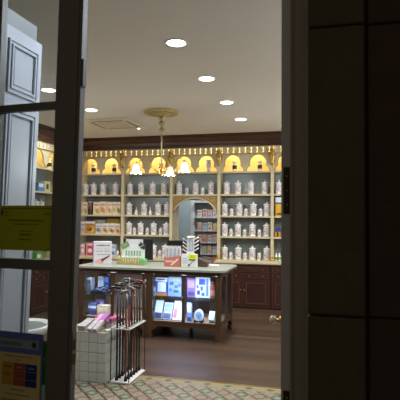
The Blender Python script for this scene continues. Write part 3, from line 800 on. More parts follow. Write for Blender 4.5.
cereal(95.8, 102.2, 223.6, (210, 206, 206), (110, 120, 150), (84, 110, 170), (206, 160, 80), 'white cereal box with blue picture')
cereal(102.4, 108.6, 223.4, (212, 206, 200), (110, 120, 150), (206, 130, 60), (190, 150, 70), 'white cereal box with orange picture, right of the blue one')
cereal(108.8, 114.8, 223.4, (212, 206, 200), (110, 120, 150), (210, 140, 60), (160, 120, 60), 'white cereal box with orange picture, second from the pilaster')
cereal(115, 120.4, 223.8, (206, 190, 170), (176, 80, 72), (196, 160, 70), (190, 90, 70), 'beige cereal box with red title by the pilaster')
pk('storage_box', 'long mustard yellow box lying behind the cereal boxes', 'box', None, 107, 120.2, 218.6, Z4, YP+.125, (176, 146, 48), ((.05, .95, .4, .6, (150, 120, 40), 'title_band'),), .08)
pk('storage_box', 'pale grey-green box behind the cereal boxes', 'box', None, 94, 106, 219.8, Z4, YP+.125, (150, 160, 152), ((.1, .9, .8, .95, (190, 196, 190), 'title_band'),), .08)
G5 = 'pink packs on the ledge'
pk('pink_pack', 'pink and white pack beside the door stile on the ledge', 'box', G5, 78.6, 85.4, 244, Z5, YP, (206, 150, 172), ((.05, .95, .75, .95, (226, 214, 220), 'title_band'), (.2, .8, .2, .6, (226, 220, 224), 'round_print')), .08)
pk('pink_pack', 'magenta pack with yellow edge left of the spiral white box', 'box', G5, 87, 93.6, 242.5, Z5, YP, (176, 62, 110), ((.0, .14, 0, 1, (212, 190, 70), 'yellow_edge'), (.25, .9, .2, .55, (226, 200, 214), 'round_print'), (.2, .95, .75, .92, (222, 190, 206), 'title_band')), .08)
pk('blue_pack', 'pale blue and white pack right of the spiral white box', 'box', None, 110.5, 116, 244.6, Z5, YP, (196, 204, 218), ((.1, .9, .1, .4, (90, 116, 170), 'printed_panel'), (.1, .9, .7, .85, (140, 160, 200), 'title_band')), .08)
t = thing('slim_bottle', 'small pale bottle on the ledge beside the left pilaster', 'bottle', (xat(118.3, YP+.05, 205), YP+.05, Z5+.001), 0, 'slim white bottles')
B().lathe([(0, 0), (.026, 0), (.028, .08), (.012, .1), (.012, .115), (0, .115)], n=14).build('body', m_porc, t)
B().lathe([(0, .1155), (.015, .1155), (.013, .14), (0, .141)], n=12).build('cap', C((120, 130, 120)), t)
# half-hidden bay beside the door leaf
pk('formula_box', 'large yellow box with white and blue top beside the open door leaf', 'box', None, 275.4, 285, 197.4, Z3, YP, (206, 160, 44), ((0, 1, .72, 1, (206, 210, 220), 'white_top'), (0, 1, .64, .73, (60, 80, 140), 'blue_band'), (.1, .9, .05, .16, (90, 70, 30), 'title_band')), .12)
pk('remedy_box', 'small blue and orange box beside the open door leaf', 'box', None, 275, 280.4, 227.6, Z4, YP, (44, 60, 122), ((0, 1, .05, .55, (206, 140, 50), 'orange_panel'), (.35, .65, .1, .5, (186, 70, 50), 'red_stripe')), .1)
for i, px in enumerate((276.3, 279.6)):
    t = thing('green_bottle', ('small green-labelled bottle beside the pilaster by the door leaf', 'small green-labelled bottle almost behind the door leaf')[i], 'bottle', (xat(px, YP+.05, 205), YP+.05, Z5+.001), 0, 'green-labelled bottles')
    B().lathe([(0, 0), (.026, 0), (.028, .01), (.028, .085), (.014, .1), (.014, .115), (0, .115)], n=14).build('body', m_porc, t)
    B().lathe([(.0282, .02), (.029, .022), (.029, .07), (.0282, .072)], n=14).build('green_label', C((110, 150, 70)), t)
    B().lathe([(0, .1155), (.016, .1155), (.016, .14), (0, .14)], n=12).build('cap', C((226, 228, 226)), t)
# side wall shelf contents
def sidepack(name, lb, y0, y1, z, h, body, prints):
    t = thing(name, lb, 'box', (XS-.05, (y0+y1)/2, z+.001), PI/2); w = y1-y0
    B().box(-w/2, w/2, 0, .08, 0, h).build('carton', C(body), t)
    for u0, u1, v0, v1, c in prints: B().box(-w/2+w*u0, -w/2+w*u1, -.0016, -.0002, h*v0, h*v1).build('printed_panel', C(c), t)
yl = lambda px, z: onX(px, 180, XS-.05).y
sidepack('remedy_box', 'small blue and white box on the side wall shelf', yl(38.5, 0), yl(44.2, 0), Z2, .15, (86, 130, 190), ((.1, .9, .5, .9, (206, 214, 224)),))
sidepack('remedy_box', 'cream box with dark green emblem on the side wall shelf', yl(44.8, 0), yl(50.4, 0), Z2, .19, (196, 186, 140), ((.3, .7, .25, .75, (50, 60, 40)),))
sidepack('remedy_box', 'bright green and red box on the side ledge under the yellow notice', max(6.8, yl(38, 0)), min(7.63, yl(47.5, 0)), Z5, .13, (60, 140, 60), ((.1, .5, .3, .8, (206, 206, 190)), (.55, .75, .3, .7, (196, 70, 50))))
for i, px in enumerate((40.5, 45.5)):
    dup(big, (XS-.13, yl(px, 0), Z3+.001), PI/2, ('white lidded jar on the side shelf right against the shutter', 'white lidded jar on the side shelf just above the yellow notice')[i], 'white apothecary jars')

# ------------------------------------------------------------------ store room behind the arch
xd0, xd1 = xat(170, YA, 230), xat(191.3, YA, 230)
dr = bpy.data.objects.new('door_4', None); COL.objects.link(dr); dr['kind'] = 'structure'; dr['label'] = 'pale blue-grey door seen through the arched opening'; dr.location = (xd0, YA, 0)
B().box(0, xd1-xd0, -.04, -.002, 0, 2.05).build('leaf', M('blue_door', (168, 184, 188), .4), dr)
B().ball((.22, -.06, 1.35), .02).build('handle', m_steel, dr)
struct('trim_5', B().box(xd1, xat(195.5, YA, 230), -.06+YA, YA, 0, 2.2), M('white_trim', (206, 210, 210), .5), 'white door jamb seen through the arched opening')
rk = thing('product_rack', 'grey wall rack of packaged products seen through the arched opening', 'rack', (xat(206.5, YA, 230), YA, 0))
xw = (xat(219.5, YA, 230)-xat(196.5, YA, 230))/2
B().box(-xw, xw, -.03, -.002, .15, 2.1).build('back_board', M('rack_grey', (150, 154, 158), .5), rk)
rows_y = [(217.6, 206.8), (230.8, 219.6), (242.6, 232), (254, 244.6), (265, 256.6)]
rz_ = [zat(206, y0, YA-.1) for y0, y1 in rows_y]
for i, z in enumerate(rz_): B().box(-xw, xw, -.16, -.03, z-.012, z).build('shelf', M('rack_white', (196, 200, 204), .4), rk)
B().box(-xw, xw, -.2, -.03, rz_[0]+.32, rz_[0]+.34).xf(Matrix.Rotation(.0, 4, 'Z')).build('shelf', M('rack_white', (196, 200, 204), .4), rk)
cols = [(214, 214, 222), (206, 190, 180), (214, 176, 176), (190, 204, 220), (222, 216, 200), (206, 160, 140)]
cols2 = [(196, 140, 130), (206, 186, 120), (176, 120, 120), (140, 154, 186), (196, 150, 126), (160, 176, 136)]
for r, z in enumerate(rz_):
    for c in range(4):
        px0 = 197.5+c*5; px1 = px0+4.2
        x0, x1 = xat(px0, YA-.13, 230), xat(px1, YA-.13, 230); h = .165+.02*((r+c) % 2)
        pack('product_pack', f'product pack, {ORD[c]} from left on the {("top", "second", "third", "fourth", "lowest")[r]} rack shelf beyond the arch', 'package', 'product packs on the store rack',
             x0, x1, z, h, YA-.13, .07, cols[(r*2+c) % 6], ((.1, .9, .62, .9, cols2[(r+c*2) % 6], 'title_band'), (.2, .8, .1, .5, cols2[(r*3+c+1) % 6], 'round_print')))
area('store_fill', ((AL+AR_)/2, YW+.25, 2.9), (math.radians(42),0,0), .9, 23, (.9, .95, 1), size_y=.2)  # added light without a fitting, tilted to brighten the rack and door

# ------------------------------------------------------------------ glazed counter: two vitrines under one top
YF, YK = 6.11, 6.94; ZT = .892
xr = onY(220.6, 300, YF).x; xm = onY(147.2, 300, YF).x; xl = onY(78.6, 300, YF).x
def arch_pane(x0, x1, z0, z1, r, n=6, arch=False):
    pts = [(x0, z0), (x1, z0)]
    if not arch:
        for i in range(n+1):
            a = PI/2*i/n; pts.append((x1-r+r*math.cos(a), z1-r+r*math.sin(a)))
        for i in range(n+1):
            a = PI/2+PI/2*i/n; pts.append((x0+r+r*math.cos(a), z1-r+r*math.sin(a)))
    else:
        c = (x0+x1)/2; w = (x1-x0)/2
        for i in range(2*n+2):
            a = PI*i/(2*n+1); pts.append((c+w*math.cos(a), z1-w*.75+w*.75*math.sin(a)))
    return pts
def rect_like(pts, x0, x1, z0, z1):
    """outer outline with the same number of points as pts"""
    n = len(pts)-2; out = [(x0, z0), (x1, z0)]
    for i in range(n):
        u = i/(n-1)
        if u < .25: out.append((x1, z1-(z1-pts[2][1])*(1-u*4)))
        elif u > .75: out.append((x0, z1-(z1-pts[2][1])*(u*4-3)))
        else: out.append((x1+(x0-x1)*(u-.25)*2, z1))
    return out
m_led = emis('led_strip_glow', (214, 226, 255), 3)
ZB = .205    # underside of glazed body
SHZ = zat(165, 299, YF+.05)
def vitrine(label, x0, x1, dark_back):
    t = thing('display_cabinet', label, 'display cabinet', (x0, YF, 0), 0, 'glazed display cabinets under the countertop')
    w = x1-x0; D = YK-YF
    f = B()
    for x in (0, w-.045):
        f.box(x, x+.045, .0, .045, ZB-.05, ZT).box(x, x+.045, D-.045, D, ZB-.05, ZT)
    f.box(.045, w-.045, .004, .04, ZT-.045, ZT).box(.045, w-.045, .004, .04, ZB-.05, ZB+.0)
    f.box(0.004, .04, .045, D-.045, ZT-.045, ZT).box(w-.04, w-.004, .045, D-.045, ZT-.045, ZT)
    f.box(0.004, .04, .045, D-.045, ZB-.05, ZB).box(w-.04, w-.004, .045, D-.045, ZB-.05, ZB)
    f.build('frame', m_vit, t)
    B().box(.03, w-.03, .03, D-.03, ZB-.03, ZB-.001).build('bottom', m_vitin, t)
    B().box(.045, w-.045, D-.04, D-.025, ZB, ZT-.045).build('back_panel', m_vitin if dark_back else m_vit, t)
    B().box(.02, w-.02, .02, D-.02, ZT-.02, ZT-.002).build('top_board', m_vit, t)
    B().box(.047, w-.047, .06, D-.06, SHZ-.008, SHZ).build('glass_shelf', m_glass, t)
    B().tube([(.06, .06, ZT-.055), (w-.06, .06, ZT-.055)], .006, 8).build('led_strip', m_led, t)
    # two framed glass doors
    for h in (0, 1):
        a, b_ = (.047, w/2-.001) if h == 0 else (w/2+.001, w-.047)
        z0, z1 = ZB+.002, ZT-.047
        inn = arch_pane(a+.02, b_-.02, z0+.022, z1-.018, .03); out = rect_like(inn, a, b_, z0, z1)
        d = B().ring(out, inn, -.002, .02).build('door', m_vit, t)
        B().box(a+.015, b_-.015, .009, .012, z0+.015, z1-.012).build('glass_pane', m_glass, d)
        if h == 0: B().ball((b_-.008, -.014, (z0+z1)/2+.03), .012, n=10).build('knob', m_brass, d)
    # end panels with arch-topped panes
    for side, X0, X1 in ((0, .003, .02), (1, w-.02, w-.003)):
        for h in (0, 1):
            a, b_ = (.045, D/2) if h == 0 else (D/2, D-.045); z0, z1 = ZB, ZT-.045
            inn = arch_pane(a+.03, b_-.03, z0+.03, z1-.02, .05, arch=True); out = rect_like(inn, a, b_, z0, z1)
            p = B().ring(out, inn, X0, X1, 'x').build('end_panel', m_vit, t)
            B().box((X0+X1)/2-.0015, (X0+X1)/2+.0015, a+.025, b_-.025, z0+.025, z1-.015).build('glass_pane', m_glass, p)
    # bracket legs
    for x, sx in ((0, 1), (w, -1)):
        for y, sy in ((0, 1), (D, -1)):
            prof = [(0, ZB-.048), (.16, ZB-.048), (.15, ZB-.07), (.11, ZB-.085), (.075, ZB-.11), (.06, .07), (.075, .04), (.07, .015), (.055, 0), (0.01, 0), (.0, .05)]
            lg = B().prism([(x+sx*a*.9, z) for a, z in prof], y, y+sy*.035).prism([(y+sy*(a*.9+.001), z+.001) for a, z in prof], x+sx*.001, x+sx*.036, 'x')
            lg.build('leg', m_vit, t)
    B().box(w/2-.02, w/2+.02, D/2-.02, D/2+.02, 0, ZB-.031).build('leg', m_vit, t)
    # cold LED light inside
    area('vitrine_lamp', (x0+w/2, YF+.07, ZT-.07), (math.radians(28), 0, 0), w*.8, 5 if not dark_back else 4, (.62, .72, 1), size_y=.05, spread=math.radians(120))
    area('vitrine_lamp', (x0+w/2, YF+.08, SHZ-.02), (math.radians(28), 0, 0), w*.8, 3.2 if not dark_back else 3, (.62, .72, 1), size_y=.05, spread=math.radians(120))
    return t
vitrine('walnut glazed display cabinet at the counter end away from the walking sticks', xm+.002, xr, False)
vitrine('walnut glazed display cabinet behind the walking stick rack', xl, xm-.002, True)
# counter top
ct = thing('countertop', 'pale grey-green countertop with rounded corners running over both display cabinets', 'countertop', (0,0,0))
def rrect(x0, x1, y0, y1, r, n=8):
    pts = []
    for cx_, cy_, a0 in ((x1-r, y1-r, 0), (x0+r, y1-r, 90), (x0+r, y0+r, 180), (x1-r, y0+r, 270)):
        for i in range(n+1):
            a = math.radians(a0+90*i/n); pts.append((cx_+r*math.cos(a), cy_+r*math.sin(a)))
    return pts
B().prism(rrect(xl-.05, xr+.07, YF-.05, YK+.06, .12), ZT+.004, .922, 'z').build('slab', m_top, ct)
B().prism(rrect(xl-.03, xr+.05, YF-.03, YK+.04, .1), ZT+.0005, ZT+.0045, 'z').build('under_moulding', m_vit, ct)

# --- vitrine contents
yb = YF+.28
def vit(name, lb, cat, px0, px1, pytop, z, body, prints, dy=.28, dep=.06, tilt=0, group='goods in the lit display cabinets'):
    Y = YF+dy; x0, x1 = xat(px0, Y, 300), xat(px1, Y, 300); h = zat((px0+px1)/2, pytop, Y)-z
    return pack(name, lb, cat, group, x0, x1, z, max(.03, h), Y, dep, body, prints, tilt=tilt)
zl = ZB; zs2 = SHZ
vit('product_carton', 'large blue-framed carton with white centre on the upper cabinet shelf', 'box', 155.4, 167.2, 277.5, zs2, (70, 100, 190), ((.0, 1, .78, 1, (226, 226, 232), 'white_top'), (.18, .86, .22, .74, (222, 226, 236), 'printed_panel'), (.2, .8, .86, .92, (206, 90, 80), 'title_band'), (0, 1, 0, .16, (206, 130, 60), 'orange_base')))
vit('product_carton', 'large pale blue carton with small pictures on the upper cabinet shelf', 'box', 168, 181, 277, zs2, (140, 170, 220), ((.3, .9, .82, .93, (206, 196, 120), 'title_band'), (.12, .42, .58, .74, (70, 90, 140), 'picture'), (.5, .75, .45, .58, (80, 96, 140), 'picture'), (.78, .98, .5, .68, (90, 110, 160), 'picture'), (.08, .3, .25, .4, (90, 110, 170), 'picture'), (.4, .8, .2, .34, (84, 100, 150), 'picture')))
vit('white_bottle', 'slim white bottle in the dark corner beside the blue-framed carton', 'bottle', 153.2, 155.4, 287, zs2, (206, 210, 220), ((.1, .9, .1, .5, (120, 140, 180), 'label_panel'), (.2, .8, .85, 1, (160, 170, 190), 'cap')), dep=.03)
vit('leaflet_box', 'grey-blue box with photo leaning on the cabinet floor, first in its row', 'box', 153.6, 161.4, 300.5, zl, (150, 160, 190), ((.05, .95, .35, .95, (196, 204, 222), 'picture'), (.05, .95, .03, .32, (40, 50, 84), 'title_band')), dy=.16, dep=.03, tilt=-.45)
vit('leaflet_box', 'grey-white box leaning on the cabinet floor, second in its row', 'box', 162.6, 171, 303, zl, (190, 200, 220), ((.05, .95, .45, .9, (120, 140, 180), 'picture'), (.05, .95, .03, .36, (54, 64, 96), 'title_band')), dy=.16, dep=.03, tilt=-.5)
vit('leaflet_box', 'white and pink box leaning on the cabinet floor beside the door knob', 'box', 172.4, 181.4, 301.5, zl, (222, 222, 230), ((.05, .45, .1, .6, (196, 90, 100), 'pink_panel'), (.5, .95, .05, .9, (170, 206, 210), 'printed_panel'), (.1, .9, .9, .97, (196, 150, 80), 'title_band')), dy=.16, dep=.03, tilt=-.45)
vit('product_carton', 'purple-tinted carton on the upper shelf right of the door knob', 'box', 187, 195, 278.5, zs2, (140, 110, 170), ((.1, .9, .5, .9, (190, 150, 190), 'picture'), (.1, .9, .1, .3, (90, 70, 130), 'title_band')))
vit('product_carton', 'white carton with blue squares on the upper shelf of the end cabinet', 'box', 195.4, 205.4, 277, zs2, (222, 228, 240), ((.35, .95, .62, .9, (60, 90, 190), 'picture'), (.1, .3, .45, .6, (70, 100, 180), 'picture'), (.5, .75, .35, .55, (90, 110, 170), 'picture'), (.15, .45, .15, .35, (50, 70, 150), 'picture'), (.6, .9, .1, .25, (80, 110, 190), 'picture')))
vit('product_carton', 'narrow white and blue carton beside the reddish canister', 'box', 205.8, 210, 276.6, zs2, (214, 222, 238), ((.1, .6, .1, .9, (110, 140, 210), 'blue_panel'),))
Yq = YF+.28; p = xat(212.3, Yq, 300)
t = thing('canister', 'reddish brown canister at the end of the upper cabinet shelf', 'canister', (p, Yq, zs2+.001), 0, 'goods in the lit display cabinets')
B().lathe([(0, 0), (.03, 0), (.032, .01), (.032, .17), (.026, .19), (0, .19)], n=18).build('body', C((140, 70, 60)), t)
B().lathe([(0, .191), (.027, .191), (.024, .23), (0, .232)], n=18).build('cap', C((110, 48, 44)), t)
B().lathe([(.0322, .04), (.033, .045), (.033, .11), (.0322, .115)], n=18).build('label_band', C((180, 120, 100)), t)
vit('leaflet_box', 'blue and white brochure box on the floor right of the door knob', 'box', 187, 191.6, 303, zl, (110, 140, 200), ((.1, .9, .5, .95, (206, 216, 236), 'picture'), (.1, .9, .05, .25, (40, 60, 120), 'title_band')), dy=.14, dep=.04)
bp = thing('pressure_monitor', 'rounded white and blue device with black base standing in the end cabinet', 'device', (xat(199, YF+.15, 310), YF+.15, zl+.001), 0, 'goods in the lit display cabinets')
B().prism([(.06*math.cos(a)*1.0, .075+.085*math.sin(a)) for a in [2*PI*i/24 for i in range(24)]], -.02, .03).xf(Matrix.Translation((0,0,.012))).build('casing', C((206, 216, 236)), bp)
B().prism([(.042*math.cos(a), .095+.045*math.sin(a)) for a in [2*PI*i/20 for i in range(20)]], -.024, -.019).xf(Matrix.Translation((0,0,.012))).build('display_screen', C((120, 150, 190)), bp)
B().box(-.065, .065, -.045, .04, 0, .035, .01).build('base', m_blk, bp)
B().tube([(.025*math.cos(a)+.0, -.05, .024+.012*math.sin(a)) for a in [2*PI*i/16 for i in range(17)]], .004, 6).build('button_ring', m_steel, bp)
vit('leaflet_box', 'pale green wedge-shaped box at the cabinet corner', 'box', 208.5, 214, 314, zl, (160, 190, 196), ((.1, .9, .2, .8, (196, 214, 220), 'picture'),), dy=.14, dep=.08, tilt=-.6)
# cabinet behind the sticks
vit('grey_carton', 'grey carton at the far end of the upper cabinet shelf', 'box', 86.4, 91, 278, zs2, (150, 152, 164), ((.1, .9, .1, .9, (110, 114, 130), 'printed_panel'), (.2, .8, .7, .85, (196, 200, 210), 'title_band')), dy=.12, dep=.1)
vit('white_book', 'upright white booklet behind the blue clogs', 'booklet', 97.6, 103, 276.6, zs2, (226, 228, 234), ((.1, .9, .75, .9, (190, 196, 210), 'title_band'), (.15, .85, .2, .6, (206, 210, 222), 'picture')), dy=.4)
vit('blue_carton', 'blue carton behind the clogs next to the cabinet door frame', 'box', 103.6, 108.6, 276, zs2, (44, 66, 130), ((.1, .9, .6, .9, (110, 130, 180), 'printed_panel'), (.2, .8, .1, .4, (120, 150, 210), 'picture')), dy=.4)
m_clog = M('navy_clog', (22, 30, 60), .5)
def clog(lb, px, dy):
    Y = YF+dy; t = thing('clog', lb, 'shoe', (xat(px, Y, 295), Y, zs2+.001), math.radians(8), 'blue clogs in the cabinet')
    prof = [(-.13, .03), (-.125, .015), (-.08, .005), (0, .004), (.1, .005), (.125, .02)]
    b = B()
    secs = [(-.13, .028, .022, .018), (-.115, .034, .042, .03), (-.08, .042, .05, .045), (-.03, .045, .046, .062), (.0, .04, .04, .062), (.05, .028, .038, .034), (.1, .03, .036, .036), (.125, .026, .02, .024)]
    n = 14; rings = [[b.bm.verts.new((x, wy*math.cos(2*PI*i/n), max(.016, cz+hz*math.sin(2*PI*i/n)))) for i in range(n)] for x, cz, wy, hz in secs]
    for ra, rb in zip(rings, rings[1:]):
        for i in range(n):
            f = b.bm.faces.new((ra[i], ra[(i+1)%n], rb[(i+1)%n], rb[i])); f.smooth = True
    b.bm.faces.new(rings[0][::-1]); b.bm.faces.new(rings[-1]); b.build('upper', m_clog, t)
    B().prism([(-.135, 0), (.13, 0), (.128, .018), (-.128, .018)], -.042, .042).build('sole', M('clog_sole', (30, 38, 70), .6), t)
    B().tube([(.02, -.046, .045), (.09, -.05, .08), (.128, 0, .09), (.09, .05, .08), (.02, .046, .045)], .007, 8).build('heel_strap', m_clog, t)
clog('navy blue clog on the cabinet shelf, the one in front', 99.8, .12); clog('navy blue clog on the cabinet shelf, close to the cabinet door knob', 106, .26)
vit('storage_carton', 'plain beige carton low in the cabinet behind the stick rack', 'box', 97, 108, 305.5, zl, (190, 166, 136), ((.1, .5, .4, .7, (206, 190, 166), 'label_panel'), (0, 1, .92, 1, (150, 128, 100), 'tape')), dy=.14, dep=.12)
vit('storage_carton', 'blue and white striped carton low at the far cabinet end', 'box', 88.4, 96.2, 303, zl, (80, 88, 130), ((0, 1, .55, .75, (206, 210, 226), 'white_stripe'), (0, 1, .15, .3, (60, 66, 120), 'title_band')), dy=.2, dep=.12)
vit('storage_carton', 'violet carton just behind the plain beige one', 'box', 96, 104, 300, zl, (120, 90, 150), ((.1, .9, .6, .85, (196, 180, 214), 'printed_panel'), (.1, .5, .2, .4, (90, 66, 120), 'title_band')), dy=.34, dep=.12)
B_ = B().box(0, 1, 0, .01, 0, 1)
x0, x1 = xat(114, YF+.3, 290), xat(144.5, YF+.3, 290)
pl = thing('wooden_divider', 'pinkish wooden board standing in the cabinet behind the walking sticks', 'board', (x0, YF+.32, zl+.001))
B().box(0, x1-x0, 0, .012, 0, ZT-.075-zl).build('board', m_vitin, pl); B().box(0, x1-x0, -.01, 0, .0, .03).build('foot_rail', m_vit, pl)
# a board spanning the shelf would cut it, so it stands behind its front half only
pl.location.y = YK-.055; pl.location.z = zl+.001

# ------------------------------------------------------------------ things on the countertop
ZK = .922
# spiral bound white display box
Y = 6.42; x0, x1 = xat(94.4, Y, 255), xat(110.9, Y, 255); h = zat(102, 241.6, Y)-ZK; w = x1-x0
t = pack('spiral_display_box', 'white display box with spiral edge, small print and brown brush picture', 'display box', None, x0, x1, ZK, h, Y, .12, (202, 202, 210), ((.1, .9, .955, .985, (200, 202, 214), 'top_rule'),),
         rz=.5)
for v_, hh_, c_, segs in ((.80, .055, (104, 106, 124), ((-.34, -.26), (-.22, .10), (.13, .2), (.24, .38))), (.67, .02, (168, 170, 184), ((-.34, -.02), (.06, .36))), (.55, .04, (146, 148, 164), ((-.36, -.2), (-.17, .02), (.08, .38)))):
    for a_, b_ in segs: B().box(w*a_, w*b_, -.0016, -.0002, h*v_, h*(v_+hh_)).build('small_print', C(c_), t)
B().box(-w*.32, w*.42, -.0016, -.0002, h*.40, h*.44).build('grey_line', C((150, 152, 170)), t)
b = B(); b.prism([(-w*.28, h*.06), (-w*.02, h*.06), (.02, h*.16), (w*.40, h*.34), (w*.42, h*.38), (w*.37, h*.385), (-w*.02, h*.235), (-w*.2, h*.20), (-w*.30, h*.16)], -.0018, -.0004); b.build('brush_picture', C((120, 48, 44)), t)
b = B(); b.prism([(-w*.36, h*.04), (-w*.04, h*.04), (-w*.02, h*.13), (-w*.12, h*.2), (-w*.3, h*.2), (-w*.38, h*.13)], -.0024, -.0012); b.build('hand_picture', C((206, 160, 146)), t)
for i in range(9): B().box(-w/2-.014, -w/2+.004, -.006, .02, h*(.08+.1*i), h*(.12+.1*i)).build('spiral_loop', C((90, 90, 100)), t)
# monitors
def monitor(lb, px0, px1, pytop, Y):
    x0, x1 = xat(px0, Y, 250), xat(px1, Y, 250); w = x1-x0; zt_ = zat((px0+px1)/2, pytop, Y)
    t = thing('computer_monitor', lb, 'monitor', ((x0+x1)/2, Y, ZK+.001), 0, 'black monitors on the countertop')
    hh_ = zt_-ZK
    B().box(-w/2, w/2, 0, .035, .045, hh_, .006).build('screen_casing', m_blk, t)
    B().box(-w*.3, w*.3, -.012, 0, hh_*.35, hh_*.8, .004).build('rear_cover', M('black_plastic_2', (34, 33, 36), .5), t)
    B().box(-.03, .03, -.004, .02, .015, .1).build('neck', m_blk, t); B().lathe([(0, 0), (.09, 0), (.09, .012), (0, .016)], n=20, sy=.5).build('foot', m_blk, t)
monitor('black monitor seen from behind between the bottle display and pink tubes', 123.2, 152.4, 238.8, 6.78)
monitor('black monitor seen from behind the toothbrush tower', 167.2, 200, 240.6, 6.78)
# green bottle display
Y = 6.42; x0, x1 = xat(116.6, Y, 260), xat(144, Y, 260); w = x1-x0; cxx = (x0+x1)/2
t = thing('bottle_display', 'white and green cardboard counter display holding a row of small bottles', 'display', (cxx, Y, ZK+.001))
zf = lambda py: zat(130, py, Y+.1)-ZK-.001
B().box(-w/2, w/2, 0, .12, 0, .03).build('tray', C((150, 150, 116)), t)
B().box(w*.36, w/2, .005, .12, .03, .085).build('tray_end', C((96, 176, 110)), t)
bx0, bx1 = xat(121.8, Y+.12, 255)-cxx, xat(144.6, Y+.12, 255)-cxx; zc0 = .09; zc1 = zf(248.5); zc2 = zf(244.2)
mid = (bx0+bx1)/2
arcp = [(bx0, .03), (bx1, .03), (bx1, zc1)] + [(mid+(bx1-mid)*.62*math.cos(PI*i/12), zc1+(zc2-zc1)*math.sin(PI*i/12)) for i in range(13)] + [(bx0, zc1)]
B().prism(arcp, .12, .128).build('back_card', C((214, 226, 226)), t)
B().box(bx0+.004, bx1-.004, .116, .1198, .075, .092).build('card_rule', C((130, 190, 160)), t)
hx0, hx1 = xat(126, Y+.13, 242)-cxx, xat(143, Y+.13, 242)-cxx
B().box(hx0, hx1, .1285, .134, zf(245.5), zf(239.2)).build('header_card', C((206, 206, 222)), t)
for i in range(6):
    xx = bx0+(bx1-bx0)*(.2+.12*i)
    B().box(xx-.012, xx+.012, .117, .1197, .12, .165).build('bottle_print', C((150, 176, 150)), t)
    B().box(xx-.007, xx+.007, .117, .1197, .168, .192).build('cap_print', C((50, 84, 60)), t)
for sx, px, py, c, sz in ((0, 124.6, 245.4, (110, 150, 110), .062), (1, 141.9, 245.6, (46, 66, 66), .054)):
    X = xat(px, Y+.1, 245)-cxx; Zc = zf(py)
    lf = B().box(-sz, sz, .111, .115, -sz*.62, sz*.62).xf(Matrix.Translation((X, 0, Zc)) @ Matrix.Rotation(-.5 if sx == 0 else .62, 4, 'Y')).build('corner_leaflet', C(c), t)
    for q_ in range(3): B().ball((X-.02+.02*q_, .1095, Zc+.012*(q_-1)), .008, 1, .3, 1, 8).build('flower_print', C((206, 196, 120)), lf)
btl = None
for i in range(9):
    X = cxx-w*.44+i*w*.094
    lb = f'small golden bottle, {ORD[i]} from the left in the cardboard display'
    if btl is None:
        btl = thing('small_bottle', lb, 'bottle', (X, Y+.04, ZK+.032), 0, 'small golden bottles in the display')
        B().lathe([(0, 0), (.013, 0), (.0145, .006), (.0145, .05), (.006, .062), (.006, .066), (0, .066)], n=12).build('body', M('amber_liquid', (176, 156, 80), .2), btl)
        B().lathe([(0, .0665), (.0085, .0665), (.007, .08), (.003, .095), (0, .096)], n=10).build('dropper_cap', C((222, 226, 222)), btl)
    else: dup(btl, (X, Y+.04, ZK+.032), 0, lb)
# salmon tray of white tubes
Y = 6.40; x0, x1 = xat(164.2, Y, 258), xat(180.2, Y, 258); w = x1-x0; cxx = (x0+x1)/2
t = thing('tube_display', 'salmon pink cardboard tray holding four white tubes on the countertop', 'display', (cxx, Y, ZK+.001))
zf = lambda py: zat(172, py, Y)-ZK
hf = zf(256.5); ht = zf(247)
B().prism([(-w/2, 0), (w/2, 0), (w/2, hf*1.05), (-w/2, hf*.8)], 0, .004).box(-w/2, w/2, .1, .104, 0, ht*.9).box(-w/2, -w/2+.004, .004, .1, 0, hf).box(w/2-.004, w/2, .004, .1, 0, hf).box(-w/2, w/2, .004, .1, 0, .004).build('tray', C((186, 112, 100)), t)
B().prism([(-w*.05, hf*.1), (w*.35, hf*.62), (w*.4, hf*.9), (w*.3, hf*.75), (-w*.1, hf*.2)], -.0016, -.0002).build('toothbrush_print', C((236, 214, 210)), t)
B().box(-w*.42, w*.1, -.0016, -.0002, hf*.42, hf*.6).build('title_band', C((226, 176, 166)), t)
for i in range(4):
    xc = cxx-w*.36+w*.24*i
    tt = thing('white_tube', f'white tube with grey lines, {ORD[i]} from the left in the salmon tray', 'tube', (xc, Y+.05, ZK+.006), 0, 'white tubes in the salmon tray')
    B().box(-w*.105, w*.105, -.018, .018, .0, ht-.01, .006).build('body', C((214, 216, 224)), tt)
    B().box(-w*.05, w*.05, -.0195, -.0182, ht*.35, ht*.9).build('printed_panel', C((150, 160, 180)), tt)
    B().box(-w*.085, w*.085, -.02, .02, ht-.0095, ht+.006).build('end_seal', C((190, 194, 204)), tt)
# toothbrush tower
Y = 6.38; x0, x1 = xat(181.2, Y, 260), xat(196.6, Y, 260); w = x1-x0; cxx = (x0+x1)/2
t = thing('toothbrush_tower', 'white tower display with black diagonal toothbrushes and a lime tag', 'display', (cxx, Y, ZK+.001))
zf = lambda py: zat(189, py, Y)-ZK
hb = zf(254.2); htop = zf(237.2)
B().box(-w/2, w/2, 0, .06, 0, hb, .003).build('front_box', C((216, 220, 226)), t)
B().box(-w*.22, w*.24, .062, .12, 0, htop-.015).build('column', C((206, 210, 218)), t)
B().lathe([(0, 0), (w*.25, 0), (w*.27, .012), (w*.2, .025), (0, .028)], (.003, .09, htop-.0145), 20).build('top_cap', C((226, 226, 228)), t)
B().box(-w*.16, w*.18, .058, .0618, hb+.04, htop-.05).build('grey_window', C((130, 134, 146)), t)
for i in range(3): B().box(-w*.14+w*.11*i, -w*.08+w*.11*i, .0555, .0578, hb+.05, htop-.06).build('printed_brush', C((206, 210, 216)), t)
for sgn in (-1, 1):
    for i in range(4):
        z = hb+.018+i*(htop-hb-.02)/4.2
        xa = sgn*w*.22; xb = sgn*w*.52
        br_ = B().tube([(xa, .085, z), (xb, .085, z+.045)], .0085, 8).build('toothbrush_handle', m_blk if sgn > 0 else C((226, 226, 230)), t)
        B().tube([(xa, .083, z+.018), (xb, .083, z+.063)], .0085, 8).build('toothbrush_head', C((226, 226, 230)) if sgn > 0 else m_blk, t)
